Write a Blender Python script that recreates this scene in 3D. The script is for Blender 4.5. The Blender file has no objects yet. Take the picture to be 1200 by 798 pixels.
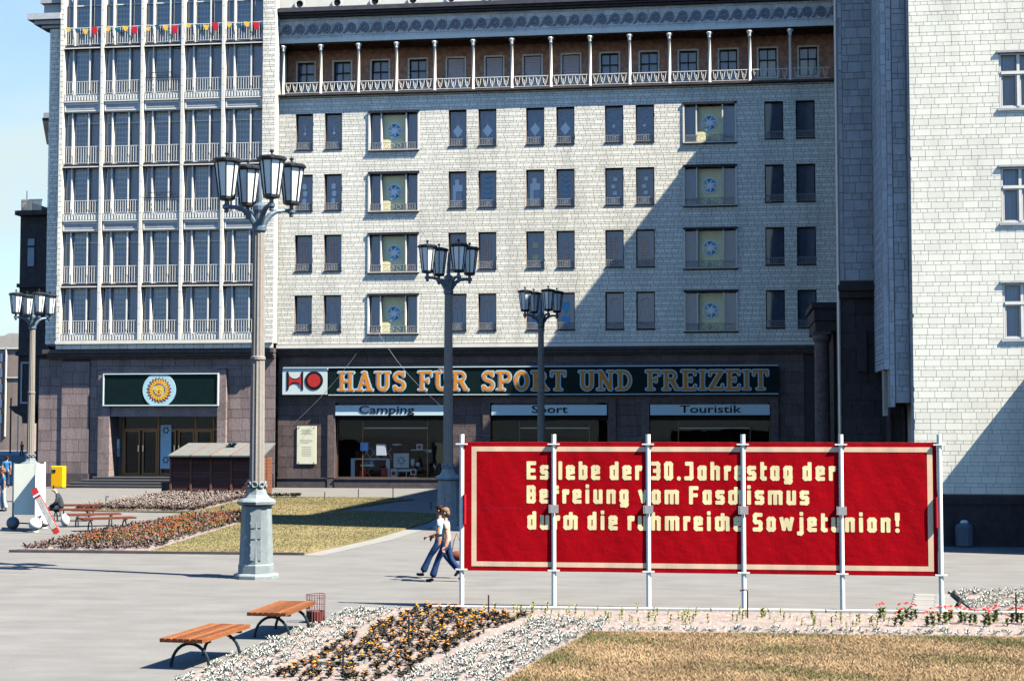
import bpy, math, random
import numpy as np
from math import sin, cos, pi, radians

random.seed(7)
rng = np.random.default_rng(7)
C = bpy.context.scene.collection
scene = bpy.context.scene

# ------------------------------------------------------------------ camera
# frame of the place: X right along the store front, Y into the block, Z up; camera 3.4 m above the square
CAMH = 3.4
FPX = 1850.0
YAW = math.atan(250 / FPX)
PIT = math.atan(101 / FPX)
cam = bpy.data.cameras.new('camera')
cam.sensor_width = 36.0
cam.lens = 36.0 * FPX / 1200.0
cam.clip_start = 0.5
cam.clip_end = 5000
camo = bpy.data.objects.new('camera', cam)
camo.location = (0, 0, CAMH)
camo.rotation_euler = (pi / 2 + PIT, 0, YAW)
C.objects.link(camo)
scene.camera = camo

# ------------------------------------------------------------------ light
SUNV = (-0.78, 0.238, -1.0)            # direction the sunlight travels
hor = math.hypot(SUNV[0], SUNV[1])
ELEV = math.atan2(1.0, hor)
world = bpy.data.worlds.new('World')
scene.world = world
world.use_nodes = True
nt = world.node_tree
sky = nt.nodes.new('ShaderNodeTexSky')
sky.sky_type = 'NISHITA'
sky.sun_disc = False
sky.sun_elevation = ELEV
# blender: rotation 0 = sun towards +Y, positive turns towards +X
sky.sun_rotation = math.atan2(-SUNV[0], -SUNV[1])
sky.air_density = 1.0
sky.dust_density = 0.3
sky.ozone_density = 4.0
nt.nodes['Background'].inputs[1].default_value = 0.08
hs = nt.nodes.new('ShaderNodeHueSaturation'); hs.inputs['Saturation'].default_value = 1.3
nt.links.new(sky.outputs[0], hs.inputs['Color'])
# thin low cloud, all round the horizon
tcw = nt.nodes.new('ShaderNodeTexCoord'); sepw = nt.nodes.new('ShaderNodeSeparateXYZ'); nt.links.new(tcw.outputs['Generated'], sepw.inputs[0])
mpw = nt.nodes.new('ShaderNodeMapping'); mpw.inputs['Scale'].default_value = (2.2, 2.2, 7); nt.links.new(tcw.outputs['Generated'], mpw.inputs[0])
now = nt.nodes.new('ShaderNodeTexNoise'); now.inputs['Scale'].default_value = 2.2; now.inputs['Detail'].default_value = 7; nt.links.new(mpw.outputs[0], now.inputs['Vector'])
cr = nt.nodes.new('ShaderNodeMapRange'); cr.interpolation_type = 'SMOOTHSTEP'; cr.inputs[1].default_value = .32; cr.inputs[2].default_value = .62; cr.inputs[3].default_value = .6; nt.links.new(now.outputs['Fac'], cr.inputs[0])
er = nt.nodes.new('ShaderNodeMapRange'); er.interpolation_type = 'SMOOTHSTEP'; er.inputs[1].default_value = .20; er.inputs[2].default_value = .33; er.inputs[3].default_value = 1.0; er.inputs[4].default_value = 0.0; nt.links.new(sepw.outputs[2], er.inputs[0])
mm = nt.nodes.new('ShaderNodeMath'); mm.operation = 'MULTIPLY'; nt.links.new(cr.outputs[0], mm.inputs[0]); nt.links.new(er.outputs[0], mm.inputs[1])
mxw = nt.nodes.new('ShaderNodeMix'); mxw.data_type = 'RGBA'; mxw.inputs[7].default_value = (3.0, 3.6, 3.65, 1)
nt.links.new(mm.outputs[0], mxw.inputs[0]); nt.links.new(hs.outputs[0], mxw.inputs[6])
nt.links.new(mxw.outputs[2], nt.nodes['Background'].inputs[0])
sl = bpy.data.lights.new('sun', 'SUN')
sl.energy = 5.0
sl.angle = radians(0.5)
sl.color = (1.0, 0.945, 0.79)
so = bpy.data.objects.new('sun', sl)
so.rotation_euler = (0, 0, 0)
import mathutils
so.rotation_mode = 'QUATERNION'
so.rotation_quaternion = mathutils.Vector(SUNV).to_track_quat('-Z', 'Y')
C.objects.link(so)
scene.view_settings.view_transform = 'Standard'
scene.view_settings.look = 'None'
scene.view_settings.exposure = 1.62
scene.view_settings.gamma = 1.0
scene.cycles.diffuse_bounces = 0

# ------------------------------------------------------------------ photograph -> place helpers (used for measuring only)
_cy, _sy, _cp, _sp = cos(YAW), sin(YAW), cos(PIT), sin(PIT)
def _ray(px, py):
    u = (px - 600) / FPX; v = -(py - 399) / FPX
    y = _cp - v * _sp; z = _sp + v * _cp
    return (u * _cy - y * _sy, u * _sy + y * _cy, z)
def P(px, py, Y):
    r = _ray(px, py); t = Y / r[1]
    return (r[0] * t, CAMH + r[2] * t)
def PX(px, Y, py=300): return P(px, py, Y)[0]
def PZ(py, Y, px=600): return P(px, py, Y)[1]
def G(px, py, Z=0.0):
    r = _ray(px, py); t = (Z - CAMH) / r[2]
    return (r[0] * t, r[1] * t)

# ------------------------------------------------------------------ materials
def lin(c):
    return tuple(((v / 255.0) / 12.92 if v <= 10 else (((v / 255.0) + .055) / 1.055) ** 2.4) for v in c)
def mat(name, col, rough=0.7, var=0.12, scale=3.0, bump=0.0, bscale=40.0, island=0.0, metal=0.0,
        spec=0.15, stain=0.0, stretch=(1, 1, 1), hue=None, coat=0.0):
    m = bpy.data.materials.new(name); m.use_nodes = True
    n = m.node_tree; N = n.nodes; L = n.links
    b = N['Principled BSDF']
    b.inputs['Roughness'].default_value = rough
    b.inputs['Metallic'].default_value = metal
    b.inputs['Specular IOR Level'].default_value = spec
    if coat: b.inputs['Coat Weight'].default_value = coat
    tc = N.new('ShaderNodeTexCoord'); mp = N.new('ShaderNodeMapping')
    mp.inputs['Scale'].default_value = stretch
    L.new(tc.outputs['Object'], mp.inputs[0])
    no = N.new('ShaderNodeTexNoise'); no.inputs['Scale'].default_value = scale
    no.inputs['Detail'].default_value = 6; no.inputs['Roughness'].default_value = 0.65
    L.new(mp.outputs[0], no.inputs['Vector'])
    mr = N.new('ShaderNodeMapRange'); mr.inputs[1].default_value = 0.3; mr.inputs[2].default_value = 0.7
    mr.inputs[3].default_value = 1 - var; mr.inputs[4].default_value = 1 + var
    L.new(no.outputs['Fac'], mr.inputs[0])
    val = mr.outputs[0]
    if island:
        ge = N.new('ShaderNodeNewGeometry'); oi = N.new('ShaderNodeObjectInfo')
        ad = N.new('ShaderNodeMath'); ad.operation = 'ADD'
        L.new(ge.outputs['Random Per Island'], ad.inputs[0]); L.new(oi.outputs['Random'], ad.inputs[1])
        fr = N.new('ShaderNodeMath'); fr.operation = 'FRACT'; L.new(ad.outputs[0], fr.inputs[0])
        m2 = N.new('ShaderNodeMapRange'); m2.inputs[3].default_value = 1 - island; m2.inputs[4].default_value = 1 + island
        L.new(fr.outputs[0], m2.inputs[0])
        mu = N.new('ShaderNodeMath'); mu.operation = 'MULTIPLY'
        L.new(val, mu.inputs[0]); L.new(m2.outputs[0], mu.inputs[1]); val = mu.outputs[0]
    if stain:
        gp = N.new('ShaderNodeNewGeometry')
        m3 = N.new('ShaderNodeMapping'); m3.inputs['Scale'].default_value = (1.3, 1.3, 0.25)
        L.new(gp.outputs['Position'], m3.inputs[0])
        n3 = N.new('ShaderNodeTexNoise'); n3.inputs['Scale'].default_value = 0.8; n3.inputs['Detail'].default_value = 8
        L.new(m3.outputs[0], n3.inputs['Vector'])
        r3 = N.new('ShaderNodeMapRange'); r3.inputs[1].default_value = 0.45; r3.inputs[2].default_value = 0.72
        r3.inputs[3].default_value = 1.0; r3.inputs[4].default_value = 1 - stain
        L.new(n3.outputs['Fac'], r3.inputs[0])
        mu = N.new('ShaderNodeMath'); mu.operation = 'MULTIPLY'
        L.new(val, mu.inputs[0]); L.new(r3.outputs[0], mu.inputs[1]); val = mu.outputs[0]
    vm = N.new('ShaderNodeVectorMath'); vm.operation = 'SCALE'
    if hue is not None:
        mx = N.new('ShaderNodeMix'); mx.data_type = 'RGBA'
        nb = N.new('ShaderNodeTexNoise'); nb.inputs['Scale'].default_value = scale * 0.6; nb.inputs['Detail'].default_value = 4
        L.new(mp.outputs[0], nb.inputs['Vector'])
        rr = N.new('ShaderNodeMapRange'); rr.inputs[1].default_value = .4; rr.inputs[2].default_value = .62
        L.new(nb.outputs['Fac'], rr.inputs[0]); L.new(rr.outputs[0], mx.inputs[0])
        mx.inputs[6].default_value = (*col, 1); mx.inputs[7].default_value = (*hue, 1)
        L.new(mx.outputs[2], vm.inputs[0])
    else:
        vm.inputs[0].default_value = col
    L.new(val, vm.inputs['Scale'])
    L.new(vm.outputs[0], b.inputs['Base Color'])
    if bump:
        nb = N.new('ShaderNodeTexNoise'); nb.inputs['Scale'].default_value = bscale; nb.inputs['Detail'].default_value = 4
        L.new(tc.outputs['Object'], nb.inputs['Vector'])
        bp = N.new('ShaderNodeBump'); bp.inputs['Strength'].default_value = bump; bp.inputs['Distance'].default_value = 0.02
        L.new(nb.outputs['Fac'], bp.inputs['Height']); L.new(bp.outputs[0], b.inputs['Normal'])
    return m

def glass_mat(name, tint=(.86, .90, .94), boost=0.03, rough=0.03):
    m = bpy.data.materials.new(name); m.use_nodes = True
    n = m.node_tree; N = n.nodes; L = n.links
    N.remove(N['Principled BSDF'])
    out = N['Material Output']
    tr = N.new('ShaderNodeBsdfTransparent'); tr.inputs[0].default_value = (*tint, 1)
    gl = N.new('ShaderNodeBsdfGlossy'); gl.inputs['Roughness'].default_value = rough
    gl.inputs['Color'].default_value = (.9, .95, 1, 1)
    fr = N.new('ShaderNodeFresnel'); fr.inputs[0].default_value = 1.5
    ad = N.new('ShaderNodeMath'); ad.operation = 'ADD'; ad.inputs[1].default_value = boost
    nz = N.new('ShaderNodeTexNoise'); nz.inputs['Scale'].default_value = 0.7
    tc = N.new('ShaderNodeTexCoord'); L.new(tc.outputs['Object'], nz.inputs['Vector'])
    bp = N.new('ShaderNodeBump'); bp.inputs['Strength'].default_value = 0.06; bp.inputs['Distance'].default_value = 0.05
    L.new(nz.outputs['Fac'], bp.inputs['Height']); L.new(bp.outputs[0], gl.inputs['Normal'])
    mx = N.new('ShaderNodeMixShader')
    L.new(fr.outputs[0], ad.inputs[0]); L.new(ad.outputs[0], mx.inputs[0])
    L.new(tr.outputs[0], mx.inputs[1]); L.new(gl.outputs[0], mx.inputs[2]); L.new(mx.outputs[0], out.inputs[0])
    return m

def plaid_mat(name, a, b, sx, sz):
    m = mat(name, a, 0.9, 0.08, 2.0)
    n = m.node_tree; N = n.nodes; L = n.links
    vm = [x for x in N if x.type == 'VECT_MATH'][0]
    tc = N.new('ShaderNodeTexCoord'); sp = N.new('ShaderNodeSeparateXYZ'); L.new(tc.outputs['Object'], sp.inputs[0])
    outs = []
    for ax, s, w in ((0, sx, .3), (2, sz, .28)):
        mu = N.new('ShaderNodeMath'); mu.operation = 'MULTIPLY'; mu.inputs[1].default_value = s; L.new(sp.outputs[ax], mu.inputs[0])
        fr = N.new('ShaderNodeMath'); fr.operation = 'FRACT'; L.new(mu.outputs[0], fr.inputs[0])
        ls = N.new('ShaderNodeMath'); ls.operation = 'LESS_THAN'; ls.inputs[1].default_value = w; L.new(fr.outputs[0], ls.inputs[0])
        outs.append(ls.outputs[0])
    ad = N.new('ShaderNodeMath'); ad.operation = 'ADD'; L.new(outs[0], ad.inputs[0]); L.new(outs[1], ad.inputs[1])
    hf = N.new('ShaderNodeMath'); hf.operation = 'MULTIPLY'; hf.inputs[1].default_value = .5; L.new(ad.outputs[0], hf.inputs[0])
    mx = N.new('ShaderNodeMix'); mx.data_type = 'RGBA'; mx.inputs[6].default_value = (*a, 1); mx.inputs[7].default_value = (*b, 1)
    L.new(hf.outputs[0], mx.inputs[0]); L.new(mx.outputs[2], vm.inputs[0])
    return m

TILE = mat('ceramic_tile_glaze', (.90, .855, .76), .5, .05, 6, .15, 30, island=.075, stain=.2)
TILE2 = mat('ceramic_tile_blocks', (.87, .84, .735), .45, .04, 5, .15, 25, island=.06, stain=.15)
MORTAR = mat('wall_mortar', (.20, .17, .155), .9, .15, 4)
MORTAR2 = mat('tower_mortar', (.40, .36, .31), .9, .15, 4)
QUOIN = mat('grey_stone_and_shade_blocks', (.46, .47, .50), .7, .12, 5, .3, 20, island=.12, stain=.2)  # grey stone; on the tower's stepped side, pale blocks with shade in the colour
GRANITE = mat('granite_slabs', (.29, .21, .20), .65, .28, 7, .25, 60, island=.17, hue=(.22, .185, .19), stain=.35)
GRANITE2 = mat('brown_granite_slabs', (.165, .115, .105), .65, .28, 7, .25, 60, island=.17, hue=(.12, .098, .10), stain=.25)
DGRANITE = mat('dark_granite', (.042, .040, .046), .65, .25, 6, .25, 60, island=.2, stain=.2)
GJOINT = mat('granite_joint', (.07, .055, .055), .9)
LEDGE = mat('weathered_ledge', (.095, .08, .085), .8, .25, 3, .2)
WHITE = mat('white_enamel', (.80, .77, .72), .45, .05, 4, stain=.08)
CREAMW = mat('cream_render', (.80, .76, .68), .6, .06, 5, stain=.1)
SHOWW = mat('white_plastic_panel', (.62, .70, .70), .4, .04, 3)
DARKM = mat('dark_window_metal', (.035, .035, .045), .5, .2)
BALC = mat('railing_paint', (.33, .33, .34), .5, .15, 20)
PLASTER = mat('brown_plaster', (.60, .30, .20), .95, .3, 5, .5, 18, hue=(.42, .22, .17))
FRIEZE = mat('frieze_tile', (.66, .66, .65), .5, .07, 6, island=.1, stain=.25)
SCROLL = mat('frieze_scroll', (.23, .23, .27), .7, .15, 10)
CORN = mat('cornice_stone', (.075, .075, .095), .8, .25, 3, .2)
GLASS = glass_mat('window_glass')
SHOPG = glass_mat('shop_glass', (.85, .88, .9), -.02, .01)
LAMPG = mat('frosted_lamp_glass', (.80, .83, .83), .3, .05, 8, spec=.6)
BLIND = mat('sky_tinted_blind', (.24, .37, .64), .9, .12, 3, stretch=(3, 1, .5))  # blind colour also carries the blue of sky reflected in the panes
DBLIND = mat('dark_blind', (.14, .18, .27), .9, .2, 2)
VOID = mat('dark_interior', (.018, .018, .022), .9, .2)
CURT = plaid_mat('plaid_curtain', (.32, .56, .88), (.90, .95, .99), 5.2, 3.4)
CURTS = mat('blue_side_curtain', (.30, .47, .78), .9, .2, 2.0, stretch=(6, 1, .4))
LACE = mat('pale_lace', (.62, .66, .70), .9, .2, 12, stretch=(4, 1, 1))
SHUT = mat('mauve_shutter', (.70, .58, .60), .7, .1, 3, stretch=(1, 1, 8))
YPAN = mat('yellow_panel', (.92, .84, .50), .7, .08, 3)
OWHITE = mat('ornament_white', (.93, .94, .95), .6, .03)
OBLUE = mat('ornament_blue', (.14, .45, .75), .6, .05)
OGREEN = mat('ornament_teal', (.10, .30, .33), .6, .05)
OGREY = mat('ornament_slate', (.48, .52, .60), .6, .05)
OPINK = mat('ornament_pink', (.75, .45, .36), .7, .25, 25)
OGOLD = mat('ornament_gold', (.80, .70, .38), .6, .1)
GREENB = mat('dark_green_board', (.003, .013, .014), .6, .3, 2, spec=.12)
SIGNRED = mat('sign_red', (.50, .035, .035), .5, .06)
ORANGE = mat('letter_orange', (.66, .25, .04), .55, .04)
LOUT = mat('letter_outline', (.42, .62, .72), .55, .03)
BLACK = mat('black_paint', (.012, .012, .014), .5, .2)
AWN = mat('awning_board', (.60, .74, .78), .6, .04)
SUNY = mat('sun_yellow', (.85, .47, .04), .5, .04)
SUNR = mat('sun_red', (.30, .05, .035), .5, .05)
BRASS = mat('bronze_door_frame', (.20, .115, .06), .4, .15, 8, metal=.3)
RED = mat('banner_red_cloth', (.37, .0008, .006), .9, .10, 1.6, .35, 7, spec=.08)
BTAN = mat('banner_border_tan', (.78, .55, .38), .85, .05, 6)
BYEL = mat('banner_letter_yellow', (.93, .76, .42), .8, .03)
POLE = mat('white_pole_paint', (.84, .82, .76), .45, .05, 6, stain=.1)
STEEL = mat('galvanised_clamp', (.45, .44, .43), .45, .1, metal=.5)
LSHAFT = mat('lamp_shaft_stone', (.24, .215, .195), .75, .12, 12, .2, 60, stain=.2)
LSHAFTD = mat('lamp_shaft_dark', (.12, .14, .17), .7, .12, 12, .2, 60)
LIRON = mat('lamp_blue_iron', (.10, .14, .19), .45, .15, 10, metal=.2)
LIROND = mat('lamp_dark_iron', (.05, .07, .10), .5, .15, 10, metal=.2)
LPED = mat('lamp_pedestal_paint', (.23, .265, .28), .55, .16, 6, .15, 20, stain=.5)
LFRAME = mat('lantern_black_frame', (.022, .026, .032), .45, .2)
WOOD = mat('bench_slat_wood', (.215, .075, .026), .5, .3, 6, .2, 30, island=.38, stretch=(6, .8, 6))
WOODD = mat('dark_bench_wood', (.13, .038, .024), .6, .2, 6, island=.15)
ENDG = mat('slat_end_grain', (.10, .035, .018), .8, .2)
BENCHI = mat('bench_iron', (.018, .028, .036), .4, .1)
SHEDW = mat('shed_boards', (.10, .045, .042), .75, .3, 5, .3, 30, island=.25, stretch=(1, 1, 6))
SHEDP = mat('shed_posts', (.17, .07, .045), .7, .2, 5)
ROOFS = mat('shed_roof_felt', (.15, .148, .143), .85, .15, 4, island=.06)
PAVE = mat('plaza_pavement', (.170, .162, .157), .9, .13, 1.1, .3, 14, stretch=(.6, 1.4, 1), stain=.08, hue=(.160, .153, .150))
PATH = mat('pale_path_slab', (.23, .22, .21), .9, .1, 2, island=.08)
SOIL = mat('bed_soil', (.25, .20, .185), .95, .2, 4, .8, 30)
LAWN = mat('dry_lawn', (.34, .235, .135), .95, .3, 1.1, .8, 50, hue=(.22, .17, .09))
LAWNM = mat('green_lawn', (.15, .135, .06), .95, .25, .35, .6, 30, hue=(.24, .18, .09))
STREET = mat('street_asphalt', (.30, .30, .32), .9, .1, .2)
YBOX = mat('yellow_box_paint', (.82, .42, .01), .4, .05)
SKIN = mat('skin_tone', (.50, .25, .17), .6, .05)
SKIN2 = mat('sunburnt_skin', (.42, .19, .12), .6, .05)
JEANS = mat('blue_denim', (.018, .045, .12), .85, .3, 12, .2)
TSH = mat('grey_shirt', (.40, .35, .31), .85, .08, 8)
SHIRTW = mat('pale_blue_shirt', (.42, .58, .72), .85, .08, 8)
HAIRB = mat('light_brown_hair', (.22, .12, .07), .8, .2, 30)
HAIRD = mat('dark_hair', (.018, .012, .012), .7, .2, 30)
JACKB = mat('blue_jacket', (.03, .17, .38), .8, .15, 8)
JACKD = mat('dark_coat', (.035, .042, .055), .85, .2, 8)
TROUL = mat('light_trousers', (.36, .42, .46), .85, .15, 8)
SHOE = mat('dark_shoe', (.02, .02, .025), .5, .1)
LEATHER = mat('brown_leather', (.20, .06, .035), .5, .1)

# ------------------------------------------------------------------ mesh building
class MB:
    def __init__(s): s.v = []; s.f = []; s.m = []; s.mi = 0
    def vert(s, p): s.v.append(tuple(p)); return len(s.v) - 1
    def face(s, ids): s.f.append(tuple(ids)); s.m.append(s.mi)
    def poly(s, pts): s.face([s.vert(p) for p in pts])
    def box(s, x0, x1, y0, y1, z0, z1, skip=''):
        if x1 < x0: x0, x1 = x1, x0
        if y1 < y0: y0, y1 = y1, y0
        if z1 < z0: z0, z1 = z1, z0
        b = len(s.v)
        s.v += [(x0, y0, z0), (x1, y0, z0), (x1, y1, z0), (x0, y1, z0), (x0, y0, z1), (x1, y0, z1), (x1, y1, z1), (x0, y1, z1)]
        F = {'d': (0, 3, 2, 1), 'u': (4, 5, 6, 7), 'f': (0, 1, 5, 4), 'r': (1, 2, 6, 5), 'b': (2, 3, 7, 6), 'l': (3, 0, 4, 7)}
        for k, q in F.items():
            if k not in skip: s.face([b + i for i in q])
        return s
    def bbox(s, x0, x1, y0, y1, z0, z1, c=0.01):      # block with chamfered front (-Y) edges
        b = len(s.v)
        s.v += [(x0, y1, z0), (x1, y1, z0), (x1, y1, z1), (x0, y1, z1), (x0, y0 + c, z0), (x1, y0 + c, z0), (x1, y0 + c, z1), (x0, y0 + c, z1),
                (x0 + c, y0, z0 + c), (x1 - c, y0, z0 + c), (x1 - c, y0, z1 - c), (x0 + c, y0, z1 - c)]
        for q in ((8, 9, 10, 11), (4, 5, 9, 8), (5, 6, 10, 9), (6, 7, 11, 10), (7, 4, 8, 11), (0, 1, 5, 4), (1, 2, 6, 5), (2, 3, 7, 6), (3, 0, 4, 7)):
            s.face([b + i for i in q])
        return s
    def tube(s, pts, r, n=8, cap=True, r2=None):
        P_ = [mathutils.Vector(p) for p in pts]; k = len(P_)
        rs = r if isinstance(r, (list, tuple)) else [r] * k
        up = None; rings = []
        for i in range(k):
            t = (P_[min(i + 1, k - 1)] - P_[max(i - 1, 0)]).normalized()
            if up is None:
                up = mathutils.Vector((0, 0, 1)) if abs(t.z) < .9 else mathutils.Vector((0, 1, 0))
            a = t.cross(up).normalized(); b2 = a.cross(t).normalized(); up = b2
            ring = [s.vert(P_[i] + (a * cos(2 * pi * j / n) + b2 * sin(2 * pi * j / n)) * rs[i]) for j in range(n)]
            rings.append(ring)
        for i in range(k - 1):
            for j in range(n):
                s.face((rings[i][j], rings[i][(j + 1) % n], rings[i + 1][(j + 1) % n], rings[i + 1][j]))
        if cap:
            s.face(rings[0][::-1]); s.face(rings[-1])
        return s
    def lathe(s, prof, n=12, c=(0, 0), rot=0.0, cap=True):     # prof: (radius, z) list
        rings = []
        for r, z in prof:
            rings.append([s.vert((c[0] + r * cos(2 * pi * j / n + rot), c[1] + r * sin(2 * pi * j / n + rot), z)) for j in range(n)])
        for i in range(len(prof) - 1):
            for j in range(n):
                s.face((rings[i][j], rings[i][(j + 1) % n], rings[i + 1][(j + 1) % n], rings[i + 1][j]))
        if cap:
            s.face(rings[0][::-1]); s.face(rings[-1])
        return s
    def ball(s, c, r, n=10, m=6, sc=(1, 1, 1)):
        rings = []
        for i in range(1, m):
            a = pi * i / m
            rings.append([s.vert((c[0] + r * sc[0] * sin(a) * cos(2 * pi * j / n), c[1] + r * sc[1] * sin(a) * sin(2 * pi * j / n), c[2] + r * sc[2] * cos(a))) for j in range(n)])
        t = s.vert((c[0], c[1], c[2] + r * sc[2])); b = s.vert((c[0], c[1], c[2] - r * sc[2]))
        for j in range(n):
            s.face((t, rings[0][j], rings[0][(j + 1) % n])); s.face((b, rings[-1][(j + 1) % n], rings[-1][j]))
        for i in range(len(rings) - 1):
            for j in range(n):
                s.face((rings[i][j], rings[i + 1][j], rings[i + 1][(j + 1) % n], rings[i][(j + 1) % n]))
        return s
    def prism(s, pts, y0, y1):          # polygon in XZ extruded along Y
        n = len(pts)
        a = [s.vert((p[0], y0, p[1])) for p in pts]; b = [s.vert((p[0], y1, p[1])) for p in pts]
        s.face(a); s.face(b[::-1])
        for i in range(n): s.face((a[i], b[i], b[(i + 1) % n], a[(i + 1) % n]))
        return s
    def slab(s, pts, z0, z1):           # polygon in XY extruded along Z
        n = len(pts)
        a = [s.vert((p[0], p[1], z0)) for p in pts]; b = [s.vert((p[0], p[1], z1)) for p in pts]
        s.face(a[::-1]); s.face(b)
        for i in range(n): s.face((a[i], a[(i + 1) % n], b[(i + 1) % n], b[i]))
        return s
    def mesh(s, name, mats, off=(0, 0, 0), smooth=False):
        me = bpy.data.meshes.new(name)
        v = [(p[0] - off[0], p[1] - off[1], p[2] - off[2]) for p in s.v]
        me.from_pydata(v, [], s.f)
        for m in (mats if isinstance(mats, (list, tuple)) else [mats]): me.materials.append(m)
        if any(s.m): me.polygons.foreach_set('material_index', s.m)
        if smooth: me.polygons.foreach_set('use_smooth', [True] * len(s.f))
        me.update()
        return me

W = {}
def tag(o, label=None, cat=None, group=None, kind=None):
    if label: o['label'] = label
    if cat: o['category'] = cat
    if group: o['group'] = group
    if kind: o['kind'] = kind
    return o
def thing(name, label, cat, loc, group=None, rot=0.0):
    o = bpy.data.objects.new(name, None); o.empty_display_size = .2
    C.objects.link(o); o.location = loc; o.rotation_euler = (0, 0, rot)
    W[o.name] = tuple(loc)
    return tag(o, label, cat, group)
def part(name, mb, mats, parent, at=None, local=False, smooth=False, kind=None, label=None):
    """child mesh. world coords by default; local=True: vertices are relative to `at` (a point in the parent's frame when parent is given local)"""
    pw = W[parent.name] if parent is not None else (0, 0, 0)
    a = at if at is not None else pw
    me = mb if isinstance(mb, bpy.types.Mesh) else mb.mesh(name, mats, (0, 0, 0) if local else a, smooth)
    o = bpy.data.objects.new(name, me); C.objects.link(o)
    o.parent = parent
    o.location = (a[0] - pw[0], a[1] - pw[1], a[2] - pw[2])
    W[o.name] = tuple(a)
    if kind: o['kind'] = kind
    if label: o['label'] = label
    return o
def solo(name, label, cat, mb, mats, loc=(0, 0, 0), local=False, group=None, kind=None, smooth=False, rot=0.0):
    me = mb if isinstance(mb, bpy.types.Mesh) else mb.mesh(name, mats, (0, 0, 0) if local else loc, smooth)
    o = bpy.data.objects.new(name, me); C.objects.link(o)
    o.location = loc; o.rotation_euler = (0, 0, rot)
    W[o.name] = tuple(loc)
    return tag(o, label, cat, group, kind)
def struct(name, mb, mats, smooth=False):
    o = bpy.data.objects.new(name, mb.mesh(name, mats, smooth=smooth)); C.objects.link(o); o['kind'] = 'structure'; return o
KIDS = {}
def kids(o): return [c for c in bpy.data.objects if c.parent == o]
def copy_tree(o, loc=None, rot=None, label=None, parent=None):
    c = o.copy(); C.objects.link(c)
    if parent is not None: c.parent = parent
    if loc is not None: c.location = loc
    if rot is not None: c.rotation_euler = (0, 0, rot)
    if label: c['label'] = label
    for ch in kids(o):
        copy_tree(ch, parent=c)
    return c

def subtract(rects, h):
    out = []
    for (a, b, c, d) in rects:
        if h[1] <= a or h[0] >= b or h[3] <= c or h[2] >= d: out.append((a, b, c, d)); continue
        if h[2] > c: out.append((a, b, c, h[2]))
        if h[3] < d: out.append((a, b, h[3], d))
        zc, zd = max(c, h[2]), min(d, h[3])
        if h[0] > a: out.append((a, h[0], zc, zd))
        if h[1] < b: out.append((h[1], b, zc, zd))
    return out
def blocks(x0, x1, z0, z1, holes, courses, widths, seed=1, jit=.25):
    """rectangles of a coursed wall: courses = repeating heights, widths = block width of each course"""
    r = random.Random(seed); out = []; z = z0; k = 0
    while z < z1 - .01:
        h = courses[k % len(courses)]; w = widths[k % len(widths)]
        zt = min(z + h, z1); x = x0 - r.random() * w
        hs = [q for q in holes if q[2] < zt and q[3] > z]
        while x < x1:
            ww = w * (1 + r.uniform(-jit, jit)); a, b = max(x, x0), min(x + ww, x1)
            if b - a > .03:
                rs = [(a, b, z, zt)]
                for q in hs: rs = subtract(rs, q)
                out += [q for q in rs if q[1] - q[0] > .03 and q[3] - q[2] > .025]
            x += ww
        z = zt; k += 1
    return out
def ashlar(mb, rects, y, joint, proud, jy=.0, seed=2):
    r = random.Random(seed); j = joint / 2
    for (a, b, c, d) in rects:
        yy = y - proud - r.random() * jy
        mb.box(a + j, b - j, yy, y, c + j, d - j, skip='b')
def wall(mb, x0, x1, z0, z1, y, holes, depth, thick=None):
    """front face in the plane y with real openings, reveals of the given depth, and a back sheet"""
    xs = sorted({x0, x1, *[v for h in holes for v in h[:2] if x0 < v < x1]})
    zs = sorted({z0, z1, *[v for h in holes for v in h[2:] if z0 < v < z1]})
    for i in range(len(xs) - 1):
        for k in range(len(zs) - 1):
            cx, cz = (xs[i] + xs[i + 1]) / 2, (zs[k] + zs[k + 1]) / 2
            if any(h[0] < cx < h[1] and h[2] < cz < h[3] for h in holes): continue
            mb.poly([(xs[i], y, zs[k]), (xs[i + 1], y, zs[k]), (xs[i + 1], y, zs[k + 1]), (xs[i], y, zs[k + 1])])
    for (a, b, c, d) in holes:
        c = max(c, z0); d = min(d, z1)
        mb.poly([(a, y, c), (a, y, d), (a, y + depth, d), (a, y + depth, c)])
        mb.poly([(b, y, c), (b, y + depth, c), (b, y + depth, d), (b, y, d)])
        mb.poly([(a, y, d), (b, y, d), (b, y + depth, d), (a, y + depth, d)])
        mb.poly([(a, y, c), (a, y + depth, c), (b, y + depth, c), (b, y, c)])

# ------------------------------------------------------------------ lettering from strokes (signed distance, traced to a mesh)
def seg_d(X, Z, ax, az, bx, bz, hw, square):
    dx, dz = bx - ax, bz - az; L = math.hypot(dx, dz)
    if L < 1e-9: return np.hypot(X - ax, Z - az) - hw
    ux, uz = dx / L, dz / L
    t = (X - ax) * ux + (Z - az) * uz; s_ = np.abs(-(X - ax) * uz + (Z - az) * ux)
    if square == 2:
        e = 0
    else: e = hw
    if square:
        rr_ = .05 if hw > .09 else .01
        qa = np.abs(t - L / 2) - L / 2 - e + rr_; qb = s_ - hw + rr_
        return np.hypot(np.maximum(qa, 0), np.maximum(qb, 0)) + np.minimum(np.maximum(qa, qb), 0) - rr_
    tt = np.clip(t, 0, L)
    return np.hypot(t - tt, s_) - hw
def arc(cx, cz, rx, rz, a0, a1, n=10):
    return [(cx + rx * cos(radians(a0 + (a1 - a0) * i / n)), cz + rz * sin(radians(a0 + (a1 - a0) * i / n))) for i in range(n + 1)]
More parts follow.
